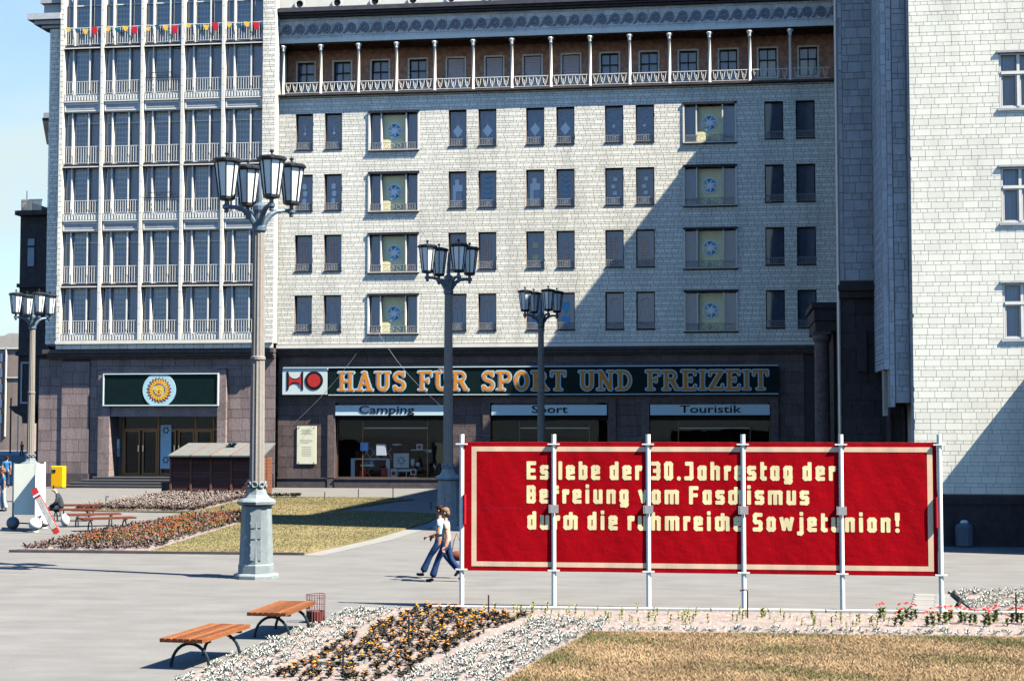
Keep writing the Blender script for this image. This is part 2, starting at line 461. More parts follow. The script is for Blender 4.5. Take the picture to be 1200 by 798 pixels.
def sdf_mesh(name, strokes, mats, grow=0.0, res=.05, thick=.03, sx=1.0, sz=1.0, yoff=0.0):
    """strokes: list of (points, halfwidth, square). The outline is taken before scaling by sx, sz."""
    allp = [p for st in strokes for p in st[0]]; hwm = max(st[1] for st in strokes) + grow + 2 * res
    x0 = min(p[0] for p in allp) - hwm; x1 = max(p[0] for p in allp) + hwm
    z0 = min(p[1] for p in allp) - hwm; z1 = max(p[1] for p in allp) + hwm
    nx = int((x1 - x0) / res) + 1; nz = int((z1 - z0) / res) + 1
    xs = x0 + np.arange(nx + 1) * res + 1e-5; zs = z0 + np.arange(nz + 1) * res + 1e-5
    X, Z = np.meshgrid(xs, zs, indexing='ij'); F = np.full(X.shape, 9.0)
    for pts, hw, sq in strokes:
        if len(pts) == 1: F = np.minimum(F, np.hypot(X - pts[0][0], Z - pts[0][1]) - hw)
        for a, b in zip(pts[:-1], pts[1:]): F = np.minimum(F, seg_d(X, Z, *a, *b, hw, sq))
    F -= grow
    F = np.where(np.abs(F) < 1e-4, 1e-4, F)
    key = {}; verts = []
    def vid(p):
        k = (round(p[0], 4), round(p[1], 4))
        if k not in key: key[k] = len(verts); verts.append(p)
        return key[k]
    faces = []
    ins = F < 0
    for i in range(nx):
        for j in range(nz):
            c = ((i, j), (i + 1, j), (i + 1, j + 1), (i, j + 1))
            st = [ins[q] for q in c]
            if not any(st): continue
            poly = []
            for k in range(4):
                a, b = c[k], c[(k + 1) % 4]
                if st[k]: poly.append((xs[a[0]], zs[a[1]]))
                if st[k] != st[(k + 1) % 4]:
                    t = F[a] / (F[a] - F[b])
                    poly.append((xs[a[0]] + t * (xs[b[0]] - xs[a[0]]), zs[a[1]] + t * (zs[b[1]] - zs[a[1]])))
            ids = [vid(p) for p in poly]
            q = []
            for t in ids:
                if not q or q[-1] != t: q.append(t)
            if len(q) > 1 and q[0] == q[-1]: q.pop()
            if len(q) >= 3: faces.append(tuple(q))
    n = len(verts); edge = {}
    for f in faces:
        for a, b in zip(f, f[1:] + f[:1]): edge[(a, b)] = 1
    V = [(p[0] * sx, yoff - thick, p[1] * sz) for p in verts] + [(p[0] * sx, yoff, p[1] * sz) for p in verts]
    FF = list(faces)
    for (a, b) in edge:
        if (b, a) not in edge: FF.append((b, a, a + n, b + n))
    me = bpy.data.meshes.new(name); me.from_pydata(V, [], FF)
    for m in (mats if isinstance(mats, (list, tuple)) else [mats]): me.materials.append(m)
    me.update(); return me

# block letters of the banner: x-height .8, cap 1, stroke .2
q = .107
def R(*pts): return (list(pts), q, 1)
def bowl(x0, x1, z0, z1, c=.06):
    return R((x0 + c, z0), (x1 - c, z0), (x1, z0 + c), (x1, z1 - c), (x1 - c, z1), (x0 + c, z1), (x0, z1 - c), (x0, z0 + c), (x0 + c, z0))
lo, xh, cap = .11, .68, .89
BLK = {
 'E': (.57, [R((.11, lo), (.11, cap)), R((.11, lo), (.44, lo)), R((.11, .5), (.40, .5)), R((.11, cap), (.44, cap))]),
 's': (.48, [R((.09, lo), (.33, lo), (.38, .16), (.38, .34), (.33, .405), (.15, .405), (.10, .47), (.10, .64), (.15, xh), (.38, xh))]),
 'l': (.22, [R((.11, lo), (.11, cap))]),
 'e': (.50, [R((.40, lo), (.16, lo), (.11, .16), (.11, .64), (.16, xh), (.34, xh), (.39, .64), (.39, .42), (.16, .37))]),
 'b': (.50, [R((.11, lo), (.11, cap)), R((.11, xh), (.34, xh), (.39, .65), (.39, .16), (.34, lo), (.11, lo))]),
 'd': (.50, [R((.39, lo), (.39, cap)), R((.39, xh), (.16, xh), (.11, .65), (.11, .16), (.16, lo), (.39, lo))]),
 'r': (.36, [R((.11, .02 + .09), (.11, xh)), R((.11, .64), (.18, xh), (.29, xh)), R((.27, .60), (.27, xh))]),
 '3': (.50, [R((.09, lo), (.34, lo), (.39, .16), (.39, .46), (.35, .5), (.20, .5)), R((.35, .5), (.39, .55), (.39, .84), (.34, cap), (.09, cap)), ]),
 '0': (.50, [bowl(.11, .39, lo, cap)]),
 '.': (.22, [([(.11, .09), (.11, .10)], .11, 0)]),
 'J': (.50, [R((.08, lo), (.33, lo), (.38, .16), (.38, cap)), R((.13, cap), (.38, cap))]),
 'a': (.50, [bowl(.11, .39, lo, xh), R((.39, lo), (.39, xh))]),
 'h': (.54, [R((.11, lo), (.11, cap)), R((.11, xh), (.37, xh), (.42, .65), (.42, lo))]),
 't': (.36, [R((.13, cap), (.13, .16), (.19, lo), (.27, lo)), R((.13, xh), (.28, xh))]),
 'g': (.50, [bowl(.11, .39, .14, xh), R((.39, xh), (.39, -.02), (.34, -.08), (.14, -.08))]),
 'B': (.52, [R((.11, lo), (.11, cap)), R((.11, lo), (.36, lo), (.41, .16), (.41, .46), (.37, .5), (.11, .5)), R((.37, .5), (.40, .55), (.40, .84), (.35, cap), (.11, cap))]),
 'f': (.36, [R((.12, lo), (.12, .84), (.17, cap), (.27, cap)), R((.12, .64), (.28, .64))]),
 'i': (.24, [R((.12, lo), (.12, xh)), ([(.12, .955), (.12, .965)], .10, 1)]),
 'u': (.52, [R((.11, xh), (.11, .16), (.16, lo), (.40, lo)), R((.41, xh), (.41, lo))]),
 'n': (.52, [R((.11, lo), (.11, xh)), R((.11, xh), (.36, xh), (.41, .65), (.41, lo))]),
 'v': (.52, [R((.10, xh), (.26, .16)), R((.42, xh), (.26, .16))]),
 'o': (.50, [bowl(.11, .39, lo, xh)]),
 'm': (.80, [R((.11, lo), (.11, xh)), R((.11, xh), (.64, xh), (.69, .65), (.69, lo)), R((.40, lo), (.40, xh))]),
 'F': (.54, [R((.11, lo), (.11, cap)), R((.11, .5), (.38, .5)), R((.11, cap), (.42, cap))]),
 'q': (.80, [R((.36, xh), (.16, xh), (.11, .65), (.11, .16), (.16, lo), (.34, lo)), R((.42, .16), (.42, .86)), R((.42, xh), (.64, xh), (.69, .65), (.69, lo))]),  # joined c and h
 'w': (.76, [R((.10, xh), (.22, .16)), R((.22, .16), (.38, .62)), R((.38, .62), (.54, .16)), R((.66, xh), (.54, .16))]),
 'j': (.30, [R((.20, xh), (.20, -.02), (.15, -.08), (.06, -.08)), ([(.20, .955), (.20, .965)], .10, 1)]),
 'S': (.52, [R((.09, lo), (.36, lo), (.41, .16), (.41, .44), (.36, .5), (.16, .5), (.11, .56), (.11, .83), (.16, cap), (.41, cap))]),
 '!': (.30, [([(.15, .42), (.15, .93)], .09, 1), ([(.15, .75), (.15, .92)], .13, 1), ([(.15, .11), (.15, .12)], .12, 0)]),
}
# slab-serif capitals of the shop sign, height 1
hw, sf = .078, .045
def Lr(*p, w=hw): return (list(p), w, 0)
def sr(x0, x1, z): return ([(x0, z), (x1, z)], sf, 0)
SER = {
 'H': (.82, [Lr((.2, .08), (.2, .92)), Lr((.62, .08), (.62, .92)), Lr((.2, .5), (.62, .5), w=.06), sr(.05, .35, .05), sr(.47, .77, .05), sr(.05, .35, .95), sr(.47, .77, .95)]),
 'A': (.86, [Lr((.43, .92), (.2, .1), w=.06), Lr((.43, .92), (.68, .1), w=.095), Lr((.3, .36), (.58, .36), w=.05), sr(.06, .33, .05), sr(.54, .82, .05), sr(.34, .5, .95)]),
 'U': (.80, [Lr(*([(.2, .92)] + arc(.41, .32, .21, .25, 180, 360) + [(.62, .92)])), sr(.05, .35, .95), sr(.49, .75, .95)]),
 'S': (.70, [Lr(*(arc(.36, .72, .2, .2, 20, 270) + arc(.36, .28, .22, .22, 90, -160))), ([(.56, .78), (.58, .95)], .045, 0), ([(.12, .22), (.12, .05)], .045, 0)]),
 'F': (.70, [Lr((.2, .08), (.2, .92)), sr(.05, .38, .05), ([(.05, .95), (.62, .95)], .06, 0), ([(.62, .95), (.64, .76)], .045, 0), Lr((.2, .52), (.48, .52), w=.055), ([(.48, .62), (.48, .42)], .04, 0)]),
 'R': (.84, [Lr((.2, .08), (.2, .92)), sr(.05, .36, .05), Lr(*([(.05, .93)] + arc(.42, .72, .2, .21, 90, -90) + [(.2, .51)]), w=.065), Lr((.45, .5), (.66, .12), w=.085), sr(.64, .80, .05)]),
 'P': (.74, [Lr((.2, .08), (.2, .92)), sr(.05, .38, .05), Lr(*([(.05, .93)] + arc(.42, .70, .22, .23, 90, -90) + [(.2, .47)]), w=.065)]),
 'O': (.82, [Lr(*arc(.41, .5, .27, .42, 0, 360, 20), w=.085)]),
 'T': (.76, [Lr((.38, .08), (.38, .92)), sr(.22, .54, .05), ([(.08, .94), (.68, .94)], .06, 0), ([(.07, .94), (.07, .74)], .045, 0), ([(.69, .94), (.69, .74)], .045, 0)]),
 'N': (.86, [Lr((.2, .08), (.2, .92), w=.055), Lr((.2, .92), (.66, .08), w=.09), Lr((.66, .08), (.66, .92), w=.055), sr(.05, .34, .05), sr(.05, .22, .95), sr(.53, .80, .95)]),
 'D': (.82, [Lr((.2, .08), (.2, .92)), Lr(*([(.05, .94)] + arc(.36, .5, .3, .43, 90, -90) + [(.05, .06)]), w=.06)]),
 'E': (.72, [Lr((.2, .08), (.2, .92)), ([(.05, .95), (.62, .95)], .06, 0), ([(.62, .95), (.64, .78)], .045, 0), ([(.05, .05), (.62, .05)], .06, 0), ([(.62, .05), (.65, .24)], .045, 0), Lr((.2, .52), (.46, .52), w=.05), ([(.46, .61), (.46, .43)], .04, 0)]),
 'I': (.42, [Lr((.21, .08), (.21, .92)), sr(.06, .36, .05), sr(.06, .36, .95)]),
 'Z': (.72, [([(.08, .94), (.62, .94)], .06, 0), Lr((.6, .92), (.12, .08), w=.085), ([(.1, .06), (.64, .06)], .06, 0), ([(.09, .94), (.08, .74)], .045, 0), ([(.64, .06), (.66, .26)], .045, 0)]),
}
SER['W'] = (SER['U'][0], SER['U'][1] + [([(.32, 1.13), (.32, 1.14)], .06, 0), ([(.50, 1.13), (.50, 1.14)], .06, 0)])   # U with two dots

def text_mesh(txt, mats, h, sx=1.0, thick=.02, bold=0.0):
    cu = bpy.data.curves.new('t', 'FONT'); cu.body = txt; cu.extrude = thick / 2; cu.size = 1; cu.offset = bold; cu.resolution_u = 3
    o = bpy.data.objects.new('t', cu); C.objects.link(o)
    dg = bpy.context.evaluated_depsgraph_get(); dg.update()
    me = bpy.data.meshes.new_from_object(o.evaluated_get(dg))
    bpy.data.objects.remove(o); bpy.data.curves.remove(cu)
    xs = [v.co.x for v in me.vertices]
    s = h / .73
    for v in me.vertices:
        x, y, z = v.co; v.co = ((x - min(xs)) * s * sx, -z, y * s)
    me.materials.clear(); me.materials.append(mats); me.update()
    return me
# ================================================================== THE SETTING
def flat(name, pts, z, m, kind='structure'):
    b = MB(); b.poly([(p[0], p[1], z) for p in pts])
    o = bpy.data.objects.new(name, b.mesh(name, m)); C.objects.link(o); o['kind'] = kind; return o
flat('ground', [(-1500, -300), (1500, -300), (1500, 2500), (-1500, 2500)], 0.0, PAVE)
flat('side_street', [(-400, 180), (-44, 180), (-44, 215), (-400, 215)], 0.004, STREET)
flat('side_street', [(-48, 92), (-39.5, 92), (-39.5, 180), (-48, 180)], 0.004, STREET)

# ================================================================== STORE (long front, Y = 86)
YF = 86.0
XL, XR = -24.93, 12.0
DZ = 0.0
ROWT = [21.02, 17.57, 14.15, 10.74]
WINX = [-23.95, -22.27, -15.18, -13.50, -10.83, -9.15, -6.46, -4.77, 2.21, 3.89]
WIDX = [-19.71, -2.16]
store = thing('department_store', 'long pale tiled shop building with a column loggia on top and dark granite ground floor', 'building', (-9, YF, 0))
holes = []
for zt in ROWT:
    holes += [(x, x + 1.0, zt - 2.04, zt) for x in WINX]
    holes += [(x, x + 2.83, zt - 2.16, zt) for x in WIDX]
mb = MB(); wall(mb, XL, XR, 7.97, 22.0, YF, holes, .42)
part('wall', mb, MORTAR, store)
rects = blocks(XL, 6.3, 8.0, 21.90, holes, [.187, .1], [.44, .21], 5)
mb = MB(); ashlar(mb, rects, YF, .019, .016, .003)
part('wall_tile', mb, TILE, store, kind='stuff')

# window pieces, shared meshes, origin at the lower left corner of the opening in the plane of the wall
def shared(build, mats, name):
    b = MB(); build(b); return b.mesh(name, mats)
def bars_frame(b, x0, x1, z0, z1, w, y0, y1):
    b.box(x0, x0 + w, y0, y1, z0, z1); b.box(x1 - w, x1, y0, y1, z0, z1)
    b.box(x0 + w, x1 - w, y0, y1, z0, z0 + w); b.box(x0 + w, x1 - w, y0, y1, z1 - w, z1)
def f_small(b): bars_frame(b, 0.004, .996, .004, 2.036, .045, .26, .33)
M_SFR = shared(f_small, DARKM, 'window')
M_SPANE = shared(lambda b: b.poly([(.05, .30, .05), (.95, .30, .05), (.95, .30, 1.99), (.05, .30, 1.99)]), GLASS, 'pane')
M_SBL = shared(lambda b: b.poly([(.0, .335, .0), (1, .335, .0), (1, .335, 2.04), (.0, .335, 2.04)]), BLIND, 'blind')
M_SBD = shared(lambda b: b.poly([(.0, .335, .0), (1, .335, .0), (1, .335, 2.04), (.0, .335, 2.04)]), DBLIND, 'blind')
def guard(b, w, h=.42, n=11, y=.05):
    b.box(0.01, w - .01, y, y + .03, h - .03, h); b.box(0.01, w - .01, y, y + .03, .05, .075)
    for i in range(n):
        x = .03 + (w - .08) * i / (n - 1); b.box(x, x + .022, y + .004, y + .026, .075, h - .03)
    cx = w / 2
    b.tube([(cx + .09 * cos(a), y + .012, h / 2 + .02 + .09 * sin(a)) for a in [i * pi / 6 for i in range(13)]], .012, 5)
M_GUARD = shared(lambda b: guard(b, 1.0), BALC, 'guard_rail')
M_SILL = shared(lambda b: b.box(-.03, 1.03, -.05, .25, -.05, -.002), DARKM, 'sill')
# ornaments hung behind the panes
def ring(b, cx, cz, r, w, y=.285, n=20):
    for i in range(n):
        a0, a1 = 2 * pi * i / n, 2 * pi * (i + 1) / n
        b.poly([(cx + (r - w) * cos(a0), y, cz + (r - w) * sin(a0)), (cx + (r - w) * cos(a1), y, cz + (r - w) * sin(a1)),
                (cx + r * cos(a1), y, cz + r * sin(a1)), (cx + r * cos(a0), y, cz + r * sin(a0))][::-1])
def o_chain(b, drop):
    b.mi = 0
    for cz in (1.62, 1.02): ring(b, .47, cz, .27, .032)
    a = [(.47 + .27 * cos(t), .47 + .27 * sin(t)) for t in [pi * i / 8 for i in range(9)]]
    for p, q_ in zip(a, a[1:]): b.box(min(p[0], q_[0]) - .005, max(p[0], q_[0]) + .005, .28, .29, min(p[1], q_[1]), max(p[1], q_[1]) + .012)
    b.mi = 1
    if drop == 0:
        b.prism([(.47, 1.6), (.44, 1.1), (.50, 1.1)], .27, .28); b.ball((.47, .275, .95), .1, 8, 5, (1, .3, 1))
    elif drop == 1:
        b.prism([(.47, 1.25), (.76, .88), (.47, .51), (.18, .88)], .27, .28)
    else:
        b.prism([(.47 + .09 * cos(t), .95 + .09 * sin(t)) for t in [i * pi / 4 for i in range(8)]], .27, .28)
def mk(build, mats, name='ornament'):
    b = MB(); build(b); return b.mesh(name, mats)
O_A = mk(lambda b: o_chain(b, 0), [OGREY, OWHITE])
O_B = mk(lambda b: o_chain(b, 1), [OGREY, OWHITE])
O_C = mk(lambda b: o_chain(b, 2), [OGREY, OWHITE])
def o_blobs(b):
    for cx, cz in ((.46, 1.4), (.5, 1.0), (.45, .58)): b.prism([(cx - .12, cz - .15), (cx + .1, cz - .17), (cx + .13, cz + .1), (cx, cz + .17), (cx - .12, cz + .1)], .27, .28)
def o_house(b):
    b.prism([(.18, .06), (.38, .06), (.38, .95), (.74, .95), (.74, 1.32), (.55, 1.32), (.55, 1.62), (.32, 1.62), (.32, 1.32), (.18, 1.32)], .27, .28)
    b.mi = 1; b.prism([(.40, .08), (.72, .08), (.72, .9), (.40, .9)], .275, .282)
def o_chev(b):
    for i in range(6):
        cz = 1.75 - i * .29
        b.prism([(.25, cz), (.47, cz - .13), (.72, cz), (.72, cz + .07), (.47, cz - .04), (.25, cz + .07)], .27, .28)
def o_cubes(b):
    for k, (cx, cz) in enumerate(((.55, 1.45), (.43, 1.05), (.52, .68), (.42, .3))):
        a = .2 * (k % 2) - .1; b.prism([(cx + .15 * cos(a + t), cz + .15 * sin(a + t)) for t in (pi / 4, 3 * pi / 4, 5 * pi / 4, 7 * pi / 4)], .24, .28)
def o_pink(b):
    r = random.Random(4)
    for i in range(30):
        cx = .30 + (i % 3) * .16; cz = .25 + (i // 3) * .155
        b.prism([(cx + .075 * cos(t + r.random()), cz + .08 * sin(t + r.random() * .4)) for t in (0, 1.3, 2.5, 3.7, 5.)], .265, .28)
def o_square(cz): return lambda b: b.prism([(.32, cz - .16), (.64, cz - .16), (.64, cz + .16), (.32, cz + .16)], .27, .28)
def o_wreath(b):
    ring(b, .48, 1.5, .25, .075); b.mi = 1
    for k in range(3): b.box(.2 + k * .25, .215 + k * .25, .28, .285, .2, 1.15)
def o_shield(cz): return lambda b: b.prism([(.28, cz + .3), (.28, cz - .05), (.48, cz - .36), (.68, cz - .05), (.68, cz + .3)], .27, .28)
O_BL, O_HO, O_CH = mk(o_blobs, OWHITE), mk(o_house, [OWHITE, OGREY]), mk(o_chev, OBLUE)
O_CU, O_PI = mk(o_cubes, OWHITE), mk(o_pink, OPINK)
O_SQ, O_SQ2 = [mk(o_square(c), OGOLD) for c in (1.3, .62)], [mk(o_square(c), OPINK) for c in (1.3, .62)]
O_WR, O_SH = mk(o_wreath, [OPINK, OGREY]), [mk(o_shield(c), OBLUE) for c in (1.25, .5)]
ORN = [[O_A, O_A, O_B, O_B, O_B, O_B, O_C, O_C, None, None],
       [O_BL, O_BL, O_HO, O_CH, O_HO, O_CH, O_CU, O_CU, None, None],
       [O_PI, O_PI, O_PI, O_PI, O_SQ, O_SQ2, O_PI, O_PI, None, None],
       [O_WR, O_WR, O_WR, O_WR, O_SH, O_SH, O_WR, O_WR, None, None]]
for ri, zt in enumerate(ROWT):
    for ci, x in enumerate(WINX):
        at = (x, YF, zt - 2.04)
        w = part('window', M_SFR, None, store, at=at)
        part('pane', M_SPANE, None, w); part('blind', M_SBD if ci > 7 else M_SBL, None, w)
        part('guard_rail', M_GUARD, None, w); part('sill', M_SILL, None, w)
        for om in (ORN[ri][ci] if isinstance(ORN[ri][ci], list) else [ORN[ri][ci]]):
            if om: part('ornament', om, None, w)
# wide windows, framed proud of the wall
def f_wide(b):
    w, h = 2.83, 2.16
    b.box(-.04, .05, -.07, .36, -.06, h + .05); b.box(w - .05, w + .04, -.07, .36, -.06, h + .05)
    b.box(.05, w - .05, -.09, .36, h - .02, h + .06); b.box(.05, w - .05, -.09, .36, -.07, .02)
    for x in (.66, 2.08): b.box(x, x + .07, -.02, .34, .02, h - .02)
M_WF = mk(f_wide, WHITE, 'window')
M_WD = mk(lambda b: b.box(-.05, 2.88, -.10, -.07, 2.1, 2.23), DARKM, 'frame_trim'); M_WD2 = mk(lambda b: b.box(-.05, 2.88, -.11, -.07, -.1, -.02), DARKM, 'frame_trim')
M_WP = mk(lambda b: [b.poly([(a, .30, .02), (c, .30, .02), (c, .30, 2.14), (a, .30, 2.14)]) for a, c in ((.05, .66), (.73, 2.08), (2.15, 2.78))], GLASS, 'pane')
M_WB = mk(lambda b: [b.poly([(a, .335, .0), (c, .335, .0), (c, .335, 2.16), (a, .335, 2.16)]) for a, c in ((.0, .70), (2.12, 2.83))], BLIND, 'blind')
M_WY = mk(lambda b: b.box(.74, 2.07, .25, .27, .02, 2.0), YPAN, 'yellow_screen')
def octo(b):
    cx, cz, r = 1.40, 1.12, .47
    b.mi = 0; b.prism([(cx + r * cos(t), cz + r * sin(t)) for t in [pi / 8 + i * pi / 4 for i in range(8)]], .225, .24)
    for k in range(7):
        a = 2 * pi * k / 7 + .3; b.mi = 1 + k % 4
        b.prism([(cx + .40 * cos(a), cz + .40 * sin(a)), (cx + .40 * cos(a + .8), cz + .40 * sin(a + .8)), (cx + .15 * cos(a + .9), cz + .15 * sin(a + .9))], .21, .222)
M_WO = mk(octo, [OWHITE, OBLUE, OGREEN, OGREY, OGOLD], 'pinwheel_ornament')
def wguard(b):
    guard(b, 2.7, .42, 5, -.05)
    for i in list(range(7)) + list(range(21, 27)):
        x = .08 + 2.6 * i / 27; b.box(x, x + .02, -.046, -.024, .07, .39)
    for cx in (1.0, 1.35, 1.7):
        b.tube([(cx + .12 * cos(a), -.035, .22 + .12 * sin(a)) for a in [i * pi / 6 for i in range(13)]], .014, 5)
M_WG = mk(wguard, BALC, 'guard_rail')
for ri, zt in enumerate(ROWT):
    for x in WIDX:
        w = part('wide_window', M_WF, None, store, at=(x, YF, zt - 2.16))
        for nm, me in (('frame_trim', M_WD), ('frame_trim', M_WD2), ('pane', M_WP), ('blind', M_WB), ('yellow_screen', M_WY), ('pinwheel_ornament', M_WO), ('guard_rail', M_WG)):
            part(nm, me, None, w)
# ---------------- loggia
YB = 87.7
mb = MB(); mb.box(XL, XR, 85.80, YF, 22.0, 22.10); mb.box(XL, XR, YF, YB, 22.01, 22.09); mb.box(XL, XR, 85.74, 85.80, 22.03, 22.12)
part('loggia_floor', mb, LEDGE, store)
mb = MB(); ashlar(mb, [(x, x + .42, 21.92, 22.0) for x in np.arange(XL, 6, .42)], YF, .02, .05); part('floor_edge_tile', mb, TILE, store, kind='stuff')
lwx = [PX(px, YB, 80) for px in (347, 389.5, 433.7, 478, 522.3, 567.2, 612, 657, 702.3, 748.2, 794, 841, 887, 934.5)]
lz0, lz1 = 22.1, PZ(69.5, YB, 446)
holes = [(x + .1, x + 1.08, 22.75, lz1 - .1) for x in lwx]
mb = MB(); wall(mb, XL, XR, 22.09, 25.1, YB, holes, .3); part('loggia_wall', mb, PLASTER, store)
mb = MB(); mb.box(XL, XR, 86.3, YB, 25.05, 25.3); part('loggia_ceiling', mb, PLASTER, store)
wh = lz1 - .1 - 22.75
def lsur(b):
    n = 9
    for i in range(n):
        z = -.1 + (wh + .2) * i / n; z1 = z + (wh + .2) / n - .012
        b.box(-.1, -.005, -.035, .0, z, z1); b.box(.985, 1.08, -.035, .0, z, z1)
    for i in range(5):
        x = .0 + .98 * i / 5; b.box(x, x + .185, -.035, 0, wh + .005, wh + .1); b.box(x, x + .185, -.05, 0, -.1, -.005)
M_LSUR = mk(lsur, TILE, 'window_surround')
def lfr(b):
    bars_frame(b, .003, .977, .003, wh - .003, .06, .14, .20)
    b.box(.46, .52, .135, .20, .06, wh - .06); b.box(.06, .46, .13, .20, wh * .58, wh * .58 + .07); b.box(.52, .92, .13, .20, wh * .58, wh * .58 + .07)
M_LFR = mk(lfr, DARKM, 'window')
M_LPN = mk(lambda b: b.poly([(.05, .17, .05), (.93, .17, .05), (.93, .17, wh - .05), (.05, .17, wh - .05)]), GLASS, 'pane')
M_LBK = mk(lambda b: b.poly([(0, .28, 0), (.98, .28, 0), (.98, .28, wh), (0, .28, wh)]), BLIND, 'curtain')
M_LLC = mk(lambda b: b.poly([(.04, .24, 0.03), (.94, .24, 0.03), (.94, .24, wh * .58), (.04, .24, wh * .58)]), LACE, 'lace_curtain')
def shut(b):
    n = 14
    for i in range(n):
        z = .03 + (wh - .06) * i / n; b.box(.04, .94, .05, .09, z, z + (wh - .06) / n - .012)
M_SHU = mk(shut, SHUT, 'roller_shutter')
M_SUN = None
for i, x in enumerate(lwx):
    w = part('loggia_window', M_LFR, None, store, at=(x + .1, YB, 22.75))
    part('window_surround', M_LSUR, None, w); part('pane', M_LPN, None, w); part('curtain', M_LBK, None, w)
    if i in (4, 5, 6, 7): part('roller_shutter', M_SHU, None, w)
    if i in (12, 13): part('lace_curtain', M_LLC, None, w)
COLX = [-24.70 + 2.179 * k for k in range(14)]
def lcol(b):
    b.lathe([(.13, 0), (.13, .08), (.09, .12), (.085, 1.3), (.075, 2.50), (.11, 2.53), (.11, 2.58), (.085, 2.62), (.17, 2.76), (.17, 2.83)], 12)
M_LCOL = mk(lcol, CREAMW, 'column'); 
for p_ in M_LCOL.polygons: p_.use_smooth = True
for x in COLX: part('column', M_LCOL, None, store, at=(x, 86.0, 22.10))
def lrail(b):
    b.box(.13, 2.05, -.02, .02, .66, .70); b.box(.13, 2.05, -.015, .015, .10, .13)
    for k in range(5):
        x = .32 + k * .385
        b.tube([(x - .13, 0, .64), (x - .08, 0, .30), (x, 0, .14), (x + .08, 0, .30), (x + .13, 0, .64)], .017, 5)
        b.tube([(x, 0, .14), (x, 0, .42), (x - .03, 0, .5)], .014, 5)
M_LR = mk(lrail, BALC, 'loggia_railing'); M_LR.materials[0] = WHITE
for x in COLX: part('loggia_railing', M_LR, None, store, at=(x, 85.92, 22.10))
# frieze, cornice, attic
mb = MB(); mb.box(XL, XR, 86.02, 86.3, 25.3, 26.5); part('frieze_wall', mb, MORTAR, store)
mb = MB(); ashlar(mb, blocks(XL, 6.3, 25.3, 26.5, [], [.16, .3, .3, .3, .14], [.62], 8, .05), 86.02, .016, .02); part('frieze_tile', mb, FRIEZE, store, kind='stuff')
mb = MB(); mb.box(XL, XR, 85.90, 86.3, 25.06, 25.28); mb.box(XL, XR, 85.95, 86.3, 25.28, 25.31); part('fascia', mb, CREAMW, store)
sp = []
for i in range(34):
    a = i / 33 * 2 * pi * 1.9; r_ = .05 + .20 * i / 33
    sp.append((r_ * cos(a + 2.0), r_ * sin(a + 2.0)))
endp = sp[-1]
tail = [(.0 + .25 * cos(t), .25 * sin(t)) for t in []]
M_SC = sdf_mesh('scroll_ornament', [(sp, .036, 0), ([(-.40, -.27), (-.30, -.21), (-.24, -.05), (-.16, .14), (0, .25), (.14, .215), (.235, .1), (.25, -.02), (.2, -.16), (.08, -.25)], .05, 0)], SCROLL, res=.028, thick=.06)
for i in range(42):
    part('scroll_ornament', M_SC, None, store, at=(-24.52 + .744 * i, 85.995, 25.87))
mb = MB(); mb.box(XL, XR, 85.78, 86.4, 26.5, 26.62); mb.box(XL, XR, 85.6, 86.4, 26.62, 26.74); mb.box(XL, XR, 85.42, 86.4, 26.74, 26.95); mb.box(XL, XR, 85.5, 86.4, 26.95, 27.0)
part('cornice', mb, CORN, store)
mb = MB(); mb.box(XL, XR, 85.95, 86.4, 27.0, 28.26); part('attic_wall', mb, CREAMW, store)
M_RD = mk(lambda b: (b.lathe([(.30, 0), (.30, .07), (.2, .07), (.2, .02)], 20)), CREAMW, 'round_ornament')
M_RH = mk(lambda b: b.lathe([(.19, 0), (.19, .03)], 16), VOID, 'vent_hole')
for x in [-23.75 + 2.179 * k for k in range(14)]:
    o = part('round_ornament', M_RD, None, store, at=(x, 85.95, 27.30)); o.rotation_euler = (pi / 2, 0, 0)
    h_ = part('vent_hole', M_RH, None, o, at=(x, 85.95, 27.30))
mb = MB(); mb.box(XL + .2, XR, 86.45, 110, 8.1, 21.95); mb.box(XL + .2, XR, 88.05, 110, 21.95, 25.3); mb.box(XL + .2, XR, 86.45, 110, 25.32, 28.0); mb.box(XL + .2, XR, 91.2, 110, .05, 8.0)
part('building_body', mb, CREAMW, store)
# ---------------- ground floor of the store
YS = 86.30
sx = lambda px: PX(px, YS - .05, 500)
shops = [(393, 521), (575, 713), (761, 903)]
zs0, zs1 = PZ(560, YS, 450), PZ(472.5, YS, 450)
holes = [(sx(a), sx(b), zs0, zs1) for a, b in shops]
mb = MB(); wall(mb, XL, XR, 0, 7.6, YS, holes, .5); part('ground_floor_wall', mb, GJOINT, store)
bl = blocks(XL, 4.2, 0.55, 7.5, holes, [.58], [.85], 12, .15)
surr = []
M_SLAB2 = mk(lambda b: b.bbox(0, 1, -1, 0, 0, 1, .012), GRANITE2, 'granite_slab')
M_SLAB = mk(lambda b: b.bbox(0, 1, -1, 0, 0, 1, .012), GRANITE, 'granite_slab')
def slabs(rects, y, proud, par, me, name='granite_slab', joint=.02):
    for (a, b, c, d) in rects:
        o = part(name, me, None, par, at=(a + joint / 2, y, c + joint / 2)); o.scale = (b - a - joint, proud, d - c - joint)
slabs(bl, YS, .035, store, M_SLAB2)
mb = MB(); mb.box(XL, XR, YS - .12, YS, 0, .5); mb.box(XL, XR, YS - .16, YS, .5, .56); part('plinth', mb, LEDGE, store)
mb = MB(); mb.box(XL, XR, 85.86, YS + .3, 7.62, 7.78); mb.box(XL, XR, 85.98, YS + .3, 7.45, 7.62); mb.box(XL, XR, 86.1, YS + .3, 7.34, 7.45); part('cornice', mb, LEDGE, store)
mb = MB(); mb.box(XL, XR, 85.80, YF + .1, 7.78, 7.97); part('ledge', mb, CREAMW, store)
